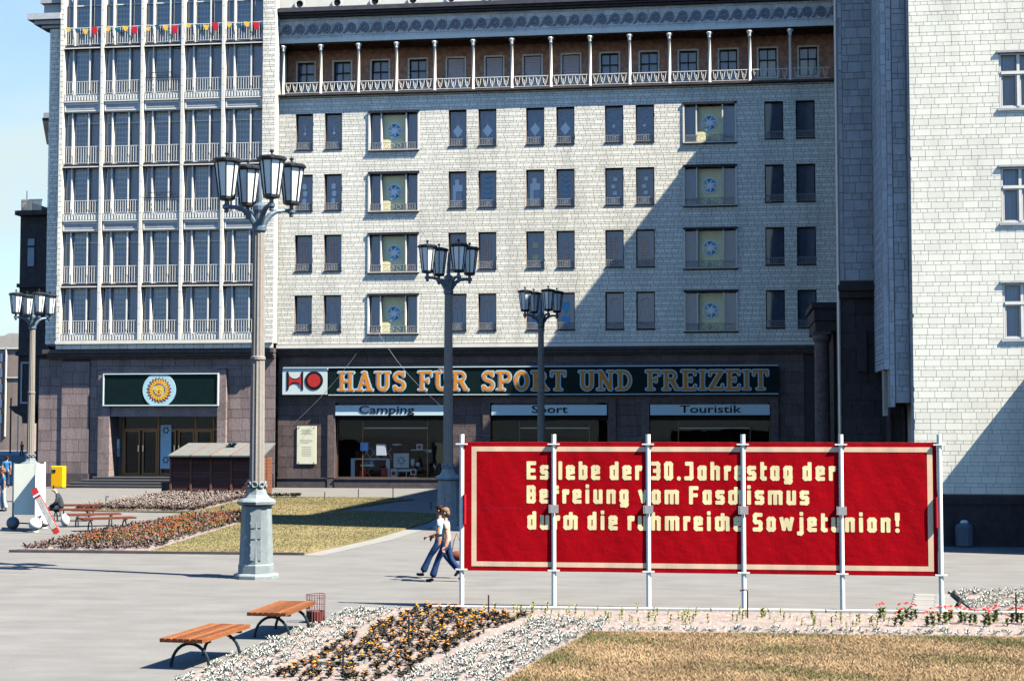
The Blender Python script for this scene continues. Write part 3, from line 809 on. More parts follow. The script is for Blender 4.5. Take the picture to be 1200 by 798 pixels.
for k, (a, b) in enumerate(shops):
    x0, x1 = sx(a), sx(b)
    mb = MB(); mb.box(x0 - .42, x0 - .0, YS - .16, YS + .1, 0.0, zs1 + .28); mb.box(x1 + .0, x1 + .42, YS - .16, YS + .1, 0.0, zs1 + .28); mb.box(x0, x1, YS - .16, YS + .1, zs1 + .002, zs1 + .28)
    s_ = part('shop_surround', mb, GRANITE2, store, label=None)
    mb = MB(); mb.box(x0, x1, YS - .2, YS + .4, 0.0, zs0 - .08); mb.box(x0, x1, YS - .24, YS + .4, zs0 - .08, zs0); part('window_breast', mb, LEDGE, store)
    # glazing
    fr = MB(); yy = YS + .32
    bars_frame(fr, x0 + .01, x1 - .01, zs0 + .002, zs1 - .3, .05, yy, yy + .06)
    ma, mbx = x0 + (x1 - x0) * .235, x0 + (x1 - x0) * .83
    for mx_ in (ma, mbx): fr.box(mx_, mx_ + .05, yy, yy + .06, zs0 + .05, zs1 - .35)
    wn = part('shop_window', fr, BRASS, store)
    mb = MB(); mb.poly([(x0, yy + .03, zs0), (x1, yy + .03, zs0), (x1, yy + .03, zs1), (x0, yy + .03, zs1)]); part('pane', mb, SHOPG, wn)
    mb = MB(); mb.box(x0, x1, YS + .1, YS + .3, zs1 - .95, zs1 - .65); part('blind_box', mb, VOID, wn)
    mb = MB(); zb_ = PZ(501.5, YS, 460); mb.box(ma + .06, mbx, yy + .10, yy + .14, zb_ - .03, zb_ + .03); part('light_bar', mb, STEEL, wn)
    # interior box
    mb = MB()
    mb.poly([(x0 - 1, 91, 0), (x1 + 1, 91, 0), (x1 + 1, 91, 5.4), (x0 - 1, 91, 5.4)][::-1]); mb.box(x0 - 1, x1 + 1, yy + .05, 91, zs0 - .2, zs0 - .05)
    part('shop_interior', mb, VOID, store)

# signs on the store
def sbox(px0, px1, py0, py1, y0, y1, m, name, label, cat):
    x0, x1 = PX(px0, y0, (py0 + py1) / 2), PX(px1, y0, (py0 + py1) / 2)
    z1, z0 = PZ(py0, y0, (px0 + px1) / 2), PZ(py1, y0, (px0 + px1) / 2)
    return x0, x1, z0, z1
YG = 85.92
x0, x1 = PX(331, YG, 446), PX(383.5, YG, 446); z1, z0 = PZ(431.5, YG, 357), PZ(462.3, YG, 357)
ho = thing('shop_emblem_sign', 'white sign with red and black letters HO left of the dark green shop sign', 'sign', (x0, YG, z0))
mb = MB(); mb.box(x0, x1, YG, YG + .25, z0, z1); part('board', mb, SHOWW, ho)
w_, h_ = x1 - x0, z1 - z0
# H with curved inner edges, and O as a black ringed red disc
Hx, Hw, Hz, Hh = x0 + w_ * .095, w_ * .37, z0 + h_ * .17, h_ * .70
def Hshape(x, w, z, h, inset, arc_r):
    pts = []
    pts += [(x, z), (x + inset, z)]
    n = 10; cx = x + w / 2
    a = w / 2 - inset
    for i in range(n + 1):
        t = pi - pi * i / n; pts.append((cx + a * cos(t), z + arc_r * sin(t)))
    pts += [(x + w, z), (x + w, z + h), (x + w - inset, z + h)]
    for i in range(n + 1):
        t = pi * i / n; pts.append((cx + a * cos(t), z + h - arc_r * sin(t)))
    pts += [(x, z + h)]
    return pts
mb = MB(); 
def Hfill(b, x, w, z, h, inset, ar, y0, y1):
    n = 12; cx = x + w / 2; a = w / 2 - inset
    b.box(x, x + inset, y0, y1, z, z + h); b.box(x + w - inset, x + w, y0, y1, z, z + h)
    for i in range(n):
        xa, xb = cx - a + 2 * a * i / n, cx - a + 2 * a * (i + 1) / n
        ha = ar * math.sqrt(max(0, 1 - ((xa - cx) / a) ** 2)); hb = ar * math.sqrt(max(0, 1 - ((xb - cx) / a) ** 2))
        b.prism([(xa, z + ha), (xb, z + hb), (xb, z + h - hb), (xa, z + h - ha)], y0, y1)
Hfill(mb, Hx, Hw, Hz, Hh, .09, h_ * .26, YG - .02, YG)
part('letter', mb, BLACK, ho)
mb = MB(); Hfill(mb, Hx + .13, Hw - .26, Hz + h_ * .15, Hh - h_ * .30, .03, h_ * .155, YG - .035, YG - .021); part('letter_fill', mb, SIGNRED, ho)
cx, cz = x0 + w_ * .705, z0 + h_ * .53
mb = MB(); mb.prism([(cx + h_ * .355 * cos(t), cz + h_ * .355 * sin(t)) for t in [i * pi / 16 for i in range(32)]], YG - .02, YG); part('letter', mb, BLACK, ho)
mb = MB(); mb.prism([(cx + h_ * .25 * cos(t), cz + h_ * .25 * sin(t)) for t in [i * pi / 16 for i in range(32)]], YG - .035, YG - .021); part('letter_fill', mb, SIGNRED, ho)
x0, x1 = PX(385, YG, 446), PX(912, YG, 446)
sg = thing('shop_name_sign', 'long dark green shop sign reading HAUS FÜR SPORT UND FREIZEIT in orange serif capitals', 'sign', (x0, YG, z0))
mb = MB(); mb.box(x0, x1, YG, YG + .22, z0, z1); part('board', mb, GREENB, sg)
mb = MB(); mb.box(x0 - 2.6, x1, YG - .05, YG + .02, z1 + .005, z1 + .06); mb.box(x0, x1, YG - .04, YG + .02, z0 - .05, z0 - .002); part('board_trim', mb, AWN, sg)
txt = 'HAUS FWR SPORT UND FREIZEIT'; GAP, SPC = .06, .52
def layout(txt, table, gap, spc):
    x = 0; out = []
    for ch in txt:
        if ch == ' ': x += spc; continue
        out.append((ch, x)); x += table[ch][0] + gap
    return out, x - gap
lay, tw = layout(txt, SER, GAP, SPC)
lx0, lx1 = PX(396, YG, 446), PX(901, YG, 446); lz0, lz1 = PZ(457.5, YG, 650), PZ(434.5, YG, 650)
hh = lz1 - lz0; sxx = (lx1 - lx0) / tw
cache = {}
for ch, xx in lay:
    if ch not in cache:
        cache[ch] = (sdf_mesh('letter', SER[ch][1], LOUT, grow=.052, res=.045, thick=.02, sx=sxx, sz=hh),
                     sdf_mesh('letter_face', SER[ch][1], ORANGE, grow=-.002, res=.04, thick=.015, sx=sxx, sz=hh, yoff=-.0215))
    o = part('letter', cache[ch][0], None, sg, at=(lx0 + xx * sxx, YG - .001, lz0)); part('letter_face', cache[ch][1], None, o)
for (a, b), t, lab in zip(((393, 520), (576, 711), (762, 902)), ('Camping', 'Sport', 'Touristik'),
                       ('pale blue board lettered Camping above the lit left shop window', 'pale blue board lettered Sport above the middle shop window', 'pale blue board lettered Touristik above the right shop window')):
    ya = YS - .20
    x0, x1 = PX(a, ya, 480), PX(b, ya, 480); z1_, z0_ = PZ(474.5, ya, 600) - (.0), PZ(486.5, ya, 600)
    o = thing('shop_board', lab, 'sign', (x0, ya, z0_))
    mb = MB(); mb.box(x0, x1, ya, ya + .2, z0_, z1_); part('board', mb, AWN, o)
    me = text_mesh(t, BLACK, .42, 1.55, .02, .012)
    wd = max(v.co.x for v in me.vertices)
    part('lettering', me, None, o, at=((x0 + x1) / 2 - wd / 2 + {'Camping': -.15, 'Sport': .05, 'Touristik': .05}[t], ya - .012, z0_ + .13))
# notice plaque
yp = YS - .10
x0, x1 = PX(348, yp, 520), PX(370.5, yp, 520); z1_, z0_ = PZ(499, yp, 360), PZ(543.5, yp, 360)
o = thing('notice_plaque', 'cream notice plaque with printed lines on the granite wall left of the Camping window', 'plaque', (x0, yp, z0_))
mb = MB(); mb.box(x0, x1, yp, yp + .09, z0_, z1_); part('panel', mb, mat('plaque_cream', (.78, .76, .58), .6, .03), o)
mb = MB()
for i, (l, r_, zz) in enumerate([(.25, .75, .90), (.2, .8, .87), (.3, .7, .84), (.25, .75, .81), (.2, .82, .78), (.15, .8, .62), (.2, .8, .585), (.25, .6, .55)] + [(.25, .75, .44 - .045 * k) for k in range(6)]):
    mb.box(x0 + (x1 - x0) * l, x0 + (x1 - x0) * r_, yp - .004, yp, z0_ + (z1_ - z0_) * zz, z0_ + (z1_ - z0_) * zz + .016)
part('print', mb, mat('plaque_print', (.45, .36, .22), .7), o)
mb = MB()
for a in (.1, .9):
    for b in (.04, .96): mb.ball((x0 + (x1 - x0) * a, yp - .006, z0_ + (z1_ - z0_) * b), .025, 6, 4)
part('screw', mb, BLACK, o)

# ---------------- things in the Camping shop window
def disp(name, label, cat, px, py, y): 
    x, z = P(px, py, y); return thing(name, label, cat, (x, y, zs0))
yw = 87.6
def wx(px): return PX(px, yw, 530)
def wz(py): return PZ(py, yw, 460)
FL = zs0 - .05
o = thing('display_table', 'long white folding table on show in the Camping window', 'table', (wx(434), yw, FL))
mb = MB(); mb.box(wx(413), wx(458), yw - .4, yw + .3, wz(538.5), wz(537)); part('table_top', mb, OWHITE, o)
for a in (413, 454): 
    mb = MB(); mb.box(wx(a), wx(a + 4.5), yw - .35, yw - .3, FL, wz(538.6)); part('leg', mb, OWHITE, o)
o = thing('display_table', 'small white table with red and blue cooking gear between the long table legs', 'table', (wx(434), yw - .5, FL))
mb = MB(); mb.box(wx(426), wx(441), yw - .7, yw - .3, wz(546), wz(544)); part('table_top', mb, OWHITE, o)
mb = MB(); mb.tube([(wx(427), yw - .6, FL), (wx(439), yw - .6, wz(546))], .02, 5); mb.tube([(wx(439), yw - .56, FL), (wx(427), yw - .56, wz(546))], .02, 5); part('leg', mb, STEEL, o)
for i, (a, b, c, d, m, lab) in enumerate([(428, 434, 541, 545, OGREEN, 'green cooking box on the small table in the Camping window'), (436, 440, 540, 545, OBLUE, 'blue canister on the small table in the Camping window'),
                                 (450, 456, 548, 558, SIGNRED, 'red bag below the long table in the Camping window'), (426, 433, 552, 558, SIGNRED, 'red box on the floor of the Camping window'),
                                 (427, 436, 519, 528, BLIND, 'dark blue box hanging over the long table'), (446, 457, 521, 533, OGREY, 'grey panel hanging beside the folding lattice')]):
    mb = MB(); x0, x1, z0_, z1_ = wx(a), wx(b), wz(d), wz(c)
    mb.box(x0, x1, yw - .5 - .12 * i, yw - .25 - .12 * i, z0_, z1_); mb.box(x0 - .01, x1 + .01, yw - .51 - .12 * i, yw - .24 - .12 * i, z1_, z1_ + .03)
    solo('camping_box', lab, 'box', mb, m, (x0, yw - .4, z0_))
o = thing('folding_lattice', 'white zigzag folding lattice above the long table in the Camping window', 'rack', (wx(440), yw, wz(537)))
mb = MB()
for k in range(4):
    xa = 425 + k * 8.5
    mb.tube([(wx(xa), yw + .1, wz(536)), (wx(xa + 8), yw + .1, wz(525))], .018, 5); mb.tube([(wx(xa), yw + .13, wz(525)), (wx(xa + 8), yw + .13, wz(536))], .018, 5)
part('lattice', mb, OWHITE, o)
o = thing('star_poster', 'light poster with an eight pointed blue and red star in the Camping window', 'poster', (wx(471), yw - .2, wz(548)))
mb = MB(); mb.box(wx(462), wx(480), yw - .2, yw - .15, wz(548), wz(531)); part('sheet', mb, OWHITE, o)
cx, cz = wx(471), wz(539.5)
for k, m in ((0, OBLUE), (1, OPINK)):
    mb = MB()
    for i in range(4):
        a = (i * 2 + k) * pi / 4; mb.prism([(cx + .12 * cos(a - .5), cz + .12 * sin(a - .5)), (cx + .34 * cos(a), cz + .34 * sin(a)), (cx + .12 * cos(a + .5), cz + .12 * sin(a + .5))], yw - .225, yw - .205)
    part('star', mb, m, o)
for a, b, c, d, lab in [(490, 497, 520, 527, 'small white card with a red disc on the upper shelf of the Camping window'), (483, 490, 549, 556, 'white card with a red disc standing at the right of the Camping window'), (460, 467, 549, 559, 'white card with red dots leaning at the foot of the star poster')]:
    x0, x1, z0_, z1_ = wx(a), wx(b), wz(d), wz(c)
    o = thing('display_card', lab, 'card', (x0, yw - .5, z0_)); mb = MB(); mb.box(x0, x1, yw - .5, yw - .42, z0_, z1_); part('card', mb, OWHITE, o)
    mb = MB(); mb.prism([((x0 + x1) / 2 + .12 * cos(t), (z0_ + z1_) / 2 + .12 * sin(t)) for t in [i * pi / 6 for i in range(12)]], yw - .52, yw - .5); part('disc', mb, SIGNRED, o)
o = thing('display_shelf', 'white shelf stand with jars at the right of the Camping window', 'shelf', (wx(485), yw, FL))
mb = MB(); mb.box(wx(466), wx(489), yw - .3, yw + .1, wz(552), wz(549.5)); mb.box(wx(482), wx(505), yw - .1, yw + .2, wz(527.6), wz(526.6)); part('board', mb, OWHITE, o)
for a in (467, 477, 487): 
    mb = MB(); mb.box(wx(a), wx(a + 1), yw - .3, yw - .26, FL, wz(552)); part('leg', mb, OWHITE, o)
for k, (a, z_, r_, hgt, lab) in enumerate([(485, 546, .11, .42, 'tall white jar'), (491, 546, .13, .22, 'low white jar'), (467, 522, .3, .1, 'white bowl'), (503, 530, .1, .12, 'pale blue cup'), (506, 530, .1, .12, 'second pale blue cup')]):
    mb = MB(); mb.lathe([(r_ * .7, 0), (r_, hgt * .3), (r_, hgt * .8), (r_ * .6, hgt)], 10)
    solo('jar', lab + ' on show in the Camping window', 'jar', mb, OWHITE, (wx(a), yw - .3 - k * .03, wz(z_)), local=True, smooth=True)

# ================================================================== LEFT WING (glazed front, Y = 85.2)
YW = 85.2
wing = thing('corner_wing', 'glazed wing with white vertical fins above a granite ground floor, left of the shops', 'building', (-31.7, YW, 0))
FX = [-37.43 + 2.385 * k for k in range(5)]        # right edges of the fins = left edges of the bays
ZT = 28.9
mb = MB(); mb.box(-38.42, -37.62, 85.65, 86.0, 8.0, 26.3); mb.box(-37.6, -37.45, 85.23, 85.9, 8.1, ZT); part('wall', mb, MORTAR, wing); mb = MB(); mb.box(-25.66, -24.95, 85.22, 85.95, 8.1, ZT); part('wall', mb, MORTAR, wing)
mb = MB()
ashlar(mb, blocks(-38.48, -37.66, 8.1, 26.3, [], [.2, .1], [.42, .27], 21, .1), 85.65, .022, .03)
ashlar(mb, blocks(-37.66, -37.43, 8.1, ZT, [], [.3], [.5], 22, 0), 85.23, .022, .03)
ashlar(mb, blocks(-25.68, -24.93, 8.1, ZT, [], [.2, .1], [.5, .25], 23, .1), 85.22, .022, .02)
for z_ in np.arange(8.1, ZT, .3):       # returns of the end piers
    mb.box(-24.95, -24.93, 85.24, 85.93, z_ + .01, z_ + .29); 
part('wall_tile', mb, TILE, wing, kind='stuff')
def fin(b):
    for z_ in np.arange(0, ZT - 8.27, .9): b.box(-.17, 0, 0, .68, z_ + .008, min(z_ + .892, ZT - 8.27))
M_FIN = mk(fin, CREAMW, 'fin')
for x in FX[1:]: part('fin', M_FIN, None, wing, at=(x, YW, 8.27))
mb = MB(); mb.box(-37.45, -37.42, 85.25, 85.88, 8.27, ZT); part('fin', mb, CREAMW, wing)
mb = MB(); mb.box(-37.64, -24.95, 85.08, 85.95, 8.07, 8.26); part('sill_band', mb, CREAMW, wing)
mb = MB(); ashlar(mb, blocks(-37.66, -24.93, 7.78, 8.06, [], [.28], [.55], 25, .1), 85.24, .02, .03); part('sill_tile', mb, TILE, wing, kind='stuff')
mb = MB(); mb.box(-38.5, -24.95, 85.30, 87, 7.55, 7.78); mb.box(-38.3, -24.98, 85.45, 87, 7.38, 7.55); mb.box(-38.3, -24.98, 85.58, 87, 7.25, 7.38); part('cornice', mb, LEDGE, wing)
mb = MB(); mb.box(-38.4, -25.0, 86.3, 170, 8, 28.6); mb.box(-38.4, -25.0, 89, 170, .05, 7.9); part('building_body', mb, CREAMW, wing)
# outer cornice seen against the sky
mb = MB(); a = PX(54, 85.9, 30)
x1 = -37.62
mb.box(a - .1, x1, 85.5, 87, 26.32, 26.5); mb.box(a - .45, x1, 85.3, 87.2, 26.5, 26.75); mb.box(a - .8, x1, 85.1, 87.4, 26.75, 27.1); mb.box(a + .0, x1, 85.6, 87, 27.1, 27.75); mb.box(a - .15, x1, 85.4, 87, 27.75, 28.0)
part('cornice', mb, QUOIN, wing)
# window units
BW = 2.21
def lowfr(b):
    h = 2.62
    bars_frame(b, .0, BW, 0, h, .05, -.02, .04)
    for x in (.47, 1.45): b.box(x, x + .075, -.24, .03, -.30, h)
    b.box(-.0, BW, -.32, -.28, -.40, -.02)
    for i in range(13): b.box(.05 + i * .17, .13 + i * .17, -.36, -.32, -.36, -.08)
def upfr(b):
    h = 2.92
    bars_frame(b, .0, BW, 0, h, .05, -.02, .04)
    for x in (.47, 1.45): b.box(x, x + .075, -.24, .03, -.02, h)
    b.box(.05, BW - .05, -.06, .03, 2.30, 2.37)
M_LOW, M_UP = mk(lowfr, WHITE, 'window'), mk(upfr, WHITE, 'window')
def pn(h): return mk(lambda b: b.poly([(.02, .0, .02), (BW - .02, .0, .02), (BW - .02, .0, h - .02), (.02, .0, h - .02)]), GLASS, 'pane')
M_LOWP, M_UPP = pn(2.62), pn(2.92)
def cur(b, h, a, c, y):
    n = int((c - a) / .045); pts = [(a + (c - a) * i / n, y + .03 * sin(i * 1.3)) for i in range(n + 1)]
    for p, q_ in zip(pts, pts[1:]): b.poly([(p[0], p[1], 0), (q_[0], q_[1], 0), (q_[0], q_[1], h), (p[0], p[1], h)])
M_CL, M_CU = mk(lambda b: cur(b, 2.62, .55, 1.6, .07), CURT, 'curtain'), mk(lambda b: cur(b, 2.86, .55, 1.6, .07), CURT, 'curtain')
M_SL = mk(lambda b: (cur(b, 2.6, .0, .52, .10), cur(b, 2.6, 1.6, BW, .10)), CURTS, 'side_curtain')
M_SU = mk(lambda b: (cur(b, 2.9, .0, .52, .10), cur(b, 2.9, 1.6, BW, .10)), CURTS, 'side_curtain')
def rail(b, h, n):
    b.box(.02, BW - .02, -.38, -.355, h - .03, h); b.box(.02, BW - .02, -.38, -.36, .02, .04)
    for i in range(n):
        x = .06 + (BW - .15) * i / (n - 1); b.box(x, x + .02, -.377, -.36, .04, h - .03)
M_RL, M_RU = mk(lambda b: rail(b, .75, 15), BALC, 'railing'), mk(lambda b: rail(b, .98, 15), BALC, 'railing')
for m_ in (M_RL, M_RU): m_.materials[0] = WHITE
M_RDARK = mk(lambda b: (b.box(.02, BW - .02, -.41, -.385, .80, .85), b.box(.4, 1.8, -.41, -.385, 1.10, 1.14), b.box(.4, .43, -.41, -.385, .85, 1.10), b.box(1.77, 1.8, -.41, -.385, .85, 1.10)), DARKM, 'window_box_holder')
def spand(b):
    b.box(.0, BW, -.28, .1, .0, .60); bars_frame(b, .06, BW - .06, .07, .52, .07, -.33, -.281); b.box(-.0, BW, -.38, -.12, .60, .66)
M_SPN = mk(spand, WHITE, 'spandrel'); 
M_SPD = mk(lambda b: b.box(.14, BW - .14, -.30, -.281, .19, .42), QUOIN, 'spandrel_panel')
M_SLB = mk(lambda b: (b.box(.0, BW, -.36, .1, .0, .09), b.box(.0, BW, -.28, .1, .09, .20)), LEDGE, 'floor_slab'); M_SLB2 = mk(lambda b: b.box(0, BW, -.40, -.362, .0, .06), WHITE, 'slab_edge')
for p in range(3):
    zb = 8.30 + 6.85 * p
    for k, x in enumerate(FX):
        w = part('window', M_LOW, None, wing, at=(x, 85.62, zb + .35)); part('pane', M_LOWP, None, w); part('curtain', M_CL, None, w); part('side_curtain', M_SL, None, w)
        part('railing', M_RL, None, w)
        if k == 2 and p > 0: part('window_box_holder', M_RDARK, None, w)
        s_ = part('floor_slab', M_SLB, None, wing, at=(x, 85.62, zb + 2.99)); part('slab_edge', M_SLB2, None, s_)
        w = part('window', M_UP, None, wing, at=(x, 85.62, zb + 3.22)); part('pane', M_UPP, None, w); part('curtain', M_CU, None, w); part('side_curtain', M_SU, None, w)
        part('railing', M_RU, None, w)
        if p < 2:
            s_ = part('spandrel', M_SPN, None, wing, at=(x, 85.62, zb + 6.15)); part('spandrel_panel', M_SPD, None, s_)
# granite ground floor
YBW = 85.8
bx0 = PX(45, YBW, 500)
ex0, ex1 = PX(128, 85.5, 520), PX(254, 85.5, 520)
ez1, ez0 = PZ(488, 85.5, 190), .60
sur = (PX(114.5, 85.5, 500), PX(264.5, 85.5, 500)); suz = PZ(433, 85.5, 190)
pier = (PX(71.5, 85.67, 500), PX(104, 85.67, 500))
mb = MB(); wall(mb, bx0, XL - .02, 0, 7.3, YBW, [(sur[0] + .02, sur[1] - .02, 0, suz - .02)], .3); mb.box(bx0, bx0 + .1, YBW + .01, 87, 0, 7.3); part('ground_floor_wall', mb, GJOINT, wing)
sl_ = blocks(bx0, XL - .02, .75, 7.25, [(pier[0] + .01, pier[1] - .01, 0, 7.3), (sur[0], sur[1], 0, suz)], [.62, .7, .5], [.78, .95, .7], 31, .2)
slabs(sl_, YBW, .035, wing, M_SLAB)
pl_ = blocks(pier[0], pier[1], .75, 7.1, [], [.66, .55, .72], [.76], 33, .15)
mb = MB(); mb.box(pier[0], pier[1], 85.72, YBW, 0, 7.2); part('pier', mb, GJOINT, wing)
slabs(pl_, 85.72, .05, wing, M_SLAB)
mb = MB(); mb.box(bx0 - .05, sur[0], YBW - .14, YBW, 0, .75); mb.box(pier[0] - .03, pier[1] + .03, 85.56, YBW - .14, 0, .75); part('plinth', mb, LEDGE, wing); mb = MB(); mb.box(sur[1], XL - .02, YBW - .14, YBW, 0, .75); part('plinth', mb, LEDGE, wing)
# entrance surround
ss = [(sur[0], ex0, a, a + .95) for a in np.arange(.0, suz - .9, .95)] + [(ex1, sur[1], a, a + .95) for a in np.arange(.0, suz - .9, .95)]
zt_ = max(r_[3] for r_ in ss)
ss += [(sur[0], ex0, zt_, suz), (ex1, sur[1], zt_, suz)]
for sd_ in (0, 1):
    mb = MB(); ashlar(mb, [r_ for r_ in ss if (r_[0] > (sur[0] + sur[1]) / 2) == bool(sd_)], 86.9, .012, 1.4); part('entrance_surround', mb, GRANITE, wing)
tz = PZ(437.5, 85.5, 190)
mb = MB(); mb.box(ex0 + .002, ex1 - .002, 85.5, 86.9, tz, suz); part('lintel', mb, GRANITE, wing)
mb = MB(); mb.box(ex0 + .002, ex1 - .002, 85.62, 86.9, ez1, ez1 + .62); part('lintel', mb, GRANITE, wing)
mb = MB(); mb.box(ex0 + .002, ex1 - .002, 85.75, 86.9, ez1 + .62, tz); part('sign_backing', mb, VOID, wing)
# doors
yd = 86.75
dx = lambda px: PX(px, yd, 530)
dz = lambda py: PZ(py, yd, 190)
zd0, zd1, zt0 = .60, dz(504), dz(486)
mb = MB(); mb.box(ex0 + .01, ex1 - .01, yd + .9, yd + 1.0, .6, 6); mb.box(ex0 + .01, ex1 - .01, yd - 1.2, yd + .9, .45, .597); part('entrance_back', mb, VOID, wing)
mb = MB(); mb.box(ex0 + .02, ex1 - .02, yd, yd + .1, zd1, zd1 + .09)
posts = [128.6, 143.5, 165, 184.5, 207, 228, 249]
for px in posts: 
    if px not in (165, 207): mb.box(dx(px), dx(px) + .10, yd - .01, yd + .11, .6, ez1)
mb.box(ex0 + .02, ex1 - .02, yd - .0, yd + .1, .6, .68)
de = part('door_frame', mb, BRASS, wing)
mb = MB(); mb.poly([(ex0, yd + .05, .6), (ex1, yd + .05, .6), (ex1, yd + .05, ez1), (ex0, yd + .05, ez1)]); part('pane', mb, SHOPG, de)
for a, b in ((144.6, 164.2), (166, 184.3), (187, 206.3), (208, 227.7), (229, 248.6)):
    xa, xb = dx(a) + .06, dx(b)
    mb = MB(); bars_frame(mb, xa, xb, .69, zd1 - .01, .085, yd - .04, yd - .012); d_ = part('door', mb, BRASS, wing, at=(xa, yd, .69))
    mb = MB(); xh_ = xb - .1 if a in (144.6, 187) else xa + .02
    mb.box(xh_, xh_ + .07, yd - .12, yd - .045, 2.0, 2.35); part('handle', mb, mat('brass_plate', (.75, .62, .38), .35, metal=.4), d_)
# steps
stp = []
for i in range(4):
    xa = PX((75, 82, 93, 103)[i], 84.6, 570); mb = MB()
    mb.box(xa, PX(262, 84.6, 570), 84.25 + .32 * i, 86.0 if i == 3 else 84.25 + .32 * i + .34, .15 * i + .005, .15 * (i + 1) - .037)
    stp.append(mb)
st = thing('entrance_steps', 'four dark stone steps with pale edges in front of the glass entrance doors', 'steps', (PX(130, 84.5, 570), 84.25, 0))
for i, mb in enumerate(stp):
    s_ = part('step', mb, mat('step_riser', (.05, .05, .06), .7), st)
    xa = PX((75, 82, 93, 103)[i], 84.6, 570)
    mb = MB(); mb.box(xa, PX(262, 84.6, 570), 84.24 + .32 * i, 84.25 + .32 * i + .07, .15 * (i + 1) - .035, .15 * (i + 1)); part('nosing', mb, PATH, s_)
# sun sign
ysn = 85.42
x0, x1 = PX(121.5, ysn, 456), PX(255, ysn, 456); z1_, z0_ = PZ(438, ysn, 188), PZ(474.5, ysn, 188)
sn = thing('sun_sign', 'dark green board with a yellow sun face on a pale disc over the entrance', 'sign', (x0, ysn, z0_))
mb = MB(); mb.box(x0, x1, ysn, ysn + .2, z0_, z1_); part('board', mb, GREENB, sn)
mb = MB(); bars_frame(mb, x0 - .03, x1 + .06, z0_ - .05, z1_ + .03, .06, ysn - .06, ysn + .19); part('board_trim', mb, AWN, sn)
cx, cz = PX(186.8, ysn, 456), PZ(457, ysn, 187); rd = .97; hz = (z1_ - z0_) / 2 - .035
pts = []
for i in range(64):
    t = 2 * pi * i / 64; pts.append((cx + rd * cos(t), cz + max(-hz, min(hz, rd * sin(t)))))
mb = MB(); mb.prism(pts, ysn - .03, ysn); part('disc', mb, mat('sun_disc_blue', (.42, .66, .74), .5), sn)
for k in range(22):
    a = 2 * pi * k / 22 + .1
    mb = MB(); mb.prism([(cx + .52 * cos(a - .12), cz + .52 * sin(a - .12)), (cx + .60 * cos(a - .13), cz + .60 * sin(a - .13)), (cx + .74 * cos(a + .05), cz + .74 * sin(a + .05)), (cx + .60 * cos(a + .13), cz + .60 * sin(a + .13)), (cx + .52 * cos(a + .12), cz + .52 * sin(a + .12))][::-1], ysn - .042, ysn - .031)
    part('ray', mb, SUNR, sn)
    mb = MB(); mb.prism([(cx + .36 * cos(a - .14), cz + .36 * sin(a - .14)), (cx + .50 * cos(a - .14), cz + .50 * sin(a - .14)), (cx + .64 * cos(a + .04), cz + .64 * sin(a + .04)), (cx + .52 * cos(a + .10), cz + .52 * sin(a + .10)), (cx + .36 * cos(a + .06), cz + .36 * sin(a + .06))][::-1], ysn - .055, ysn - .043)
    part('ray', mb, SUNY, sn)
mb = MB(); mb.prism([(cx + .28 * cos(t), cz + .28 * sin(t)) for t in [i * pi / 12 for i in range(24)]], ysn - .07, ysn - .056); f_ = part('face', mb, SUNY, sn)
mb = MB(); mb.box(cx - .17, cx - .06, ysn - .08, ysn - .071, cz + .0, cz + .04); mb.box(cx + .06, cx + .17, ysn - .08, ysn - .071, cz, cz + .04); part('eyes', mb, OWHITE, f_)
mb = MB(); mb.box(cx - .06, cx + .06, ysn - .08, ysn - .071, cz - .15, cz - .12); mb.box(cx - .015, cx + .015, ysn - .08, ysn - .071, cz - .08, cz + .0); part('mouth', mb, SUNR, f_)
# posters at the doors
def poster(label, px0, px1, py0, py1, m, marks, y=yd - .06):
    x0, x1, z1_, z0_ = PX(px0, y, 530), PX(px1, y, 530), PZ(py0, y, px0), PZ(py1, y, px0)
    o = thing('door_poster', label, 'poster', (x0, y, z0_)); mb = MB(); mb.box(x0, x1, y, y + .02, z0_, z1_); part('sheet', mb, m, o)
    for (kind_, a, b, s_) in marks:
        mb = MB(); cx, cz = x0 + (x1 - x0) * a, z0_ + (z1_ - z0_) * b
        if kind_ == 'star':
            pts = [(cx + (s_ if i % 2 == 0 else s_ * .55) * cos(i * pi / 6), cz + (s_ if i % 2 == 0 else s_ * .55) * sin(i * pi / 6)) for i in range(12)]
            n = 12
            for i in range(n):
                p, q_ = pts[i], pts[(i + 1) % n]; mb.tube([(p[0], y - .006, p[1]), (q_[0], y - .006, q_[1])], .02, 4)
        elif kind_ == 'bar':
            mb.box(x0 + (x1 - x0) * a, x0 + (x1 - x0) * (a + s_), y - .008, y, cz, cz + .05)
        part('print', mb, BLACK if kind_ == 'star' else OGREY, o)
poster('tall pale blue poster with two star outlines between the glass doors', 188, 200.5, 498, 549, mat('poster_blue', (.40, .58, .70), .6), [('star', .5, .88, .2), ('bar', .1, .72, .8), ('bar', .25, .62, .5), ('bar', .25, .58, .5), ('bar', .2, .5, .6), ('bar', .1, .33, .8), ('star', .5, .2, .2), ('bar', .1, .08, .8)])
poster('small white and grey notice on the left door pane', 132, 140, 514, 535, OGREY, [('bar', .2, .2, .6), ('bar', .2, .35, .6)])
poster('small white card above the grey notice at the left door', 135.5, 139.5, 515, 525, OWHITE, [('bar', .2, .3, .5)], yd - .09)
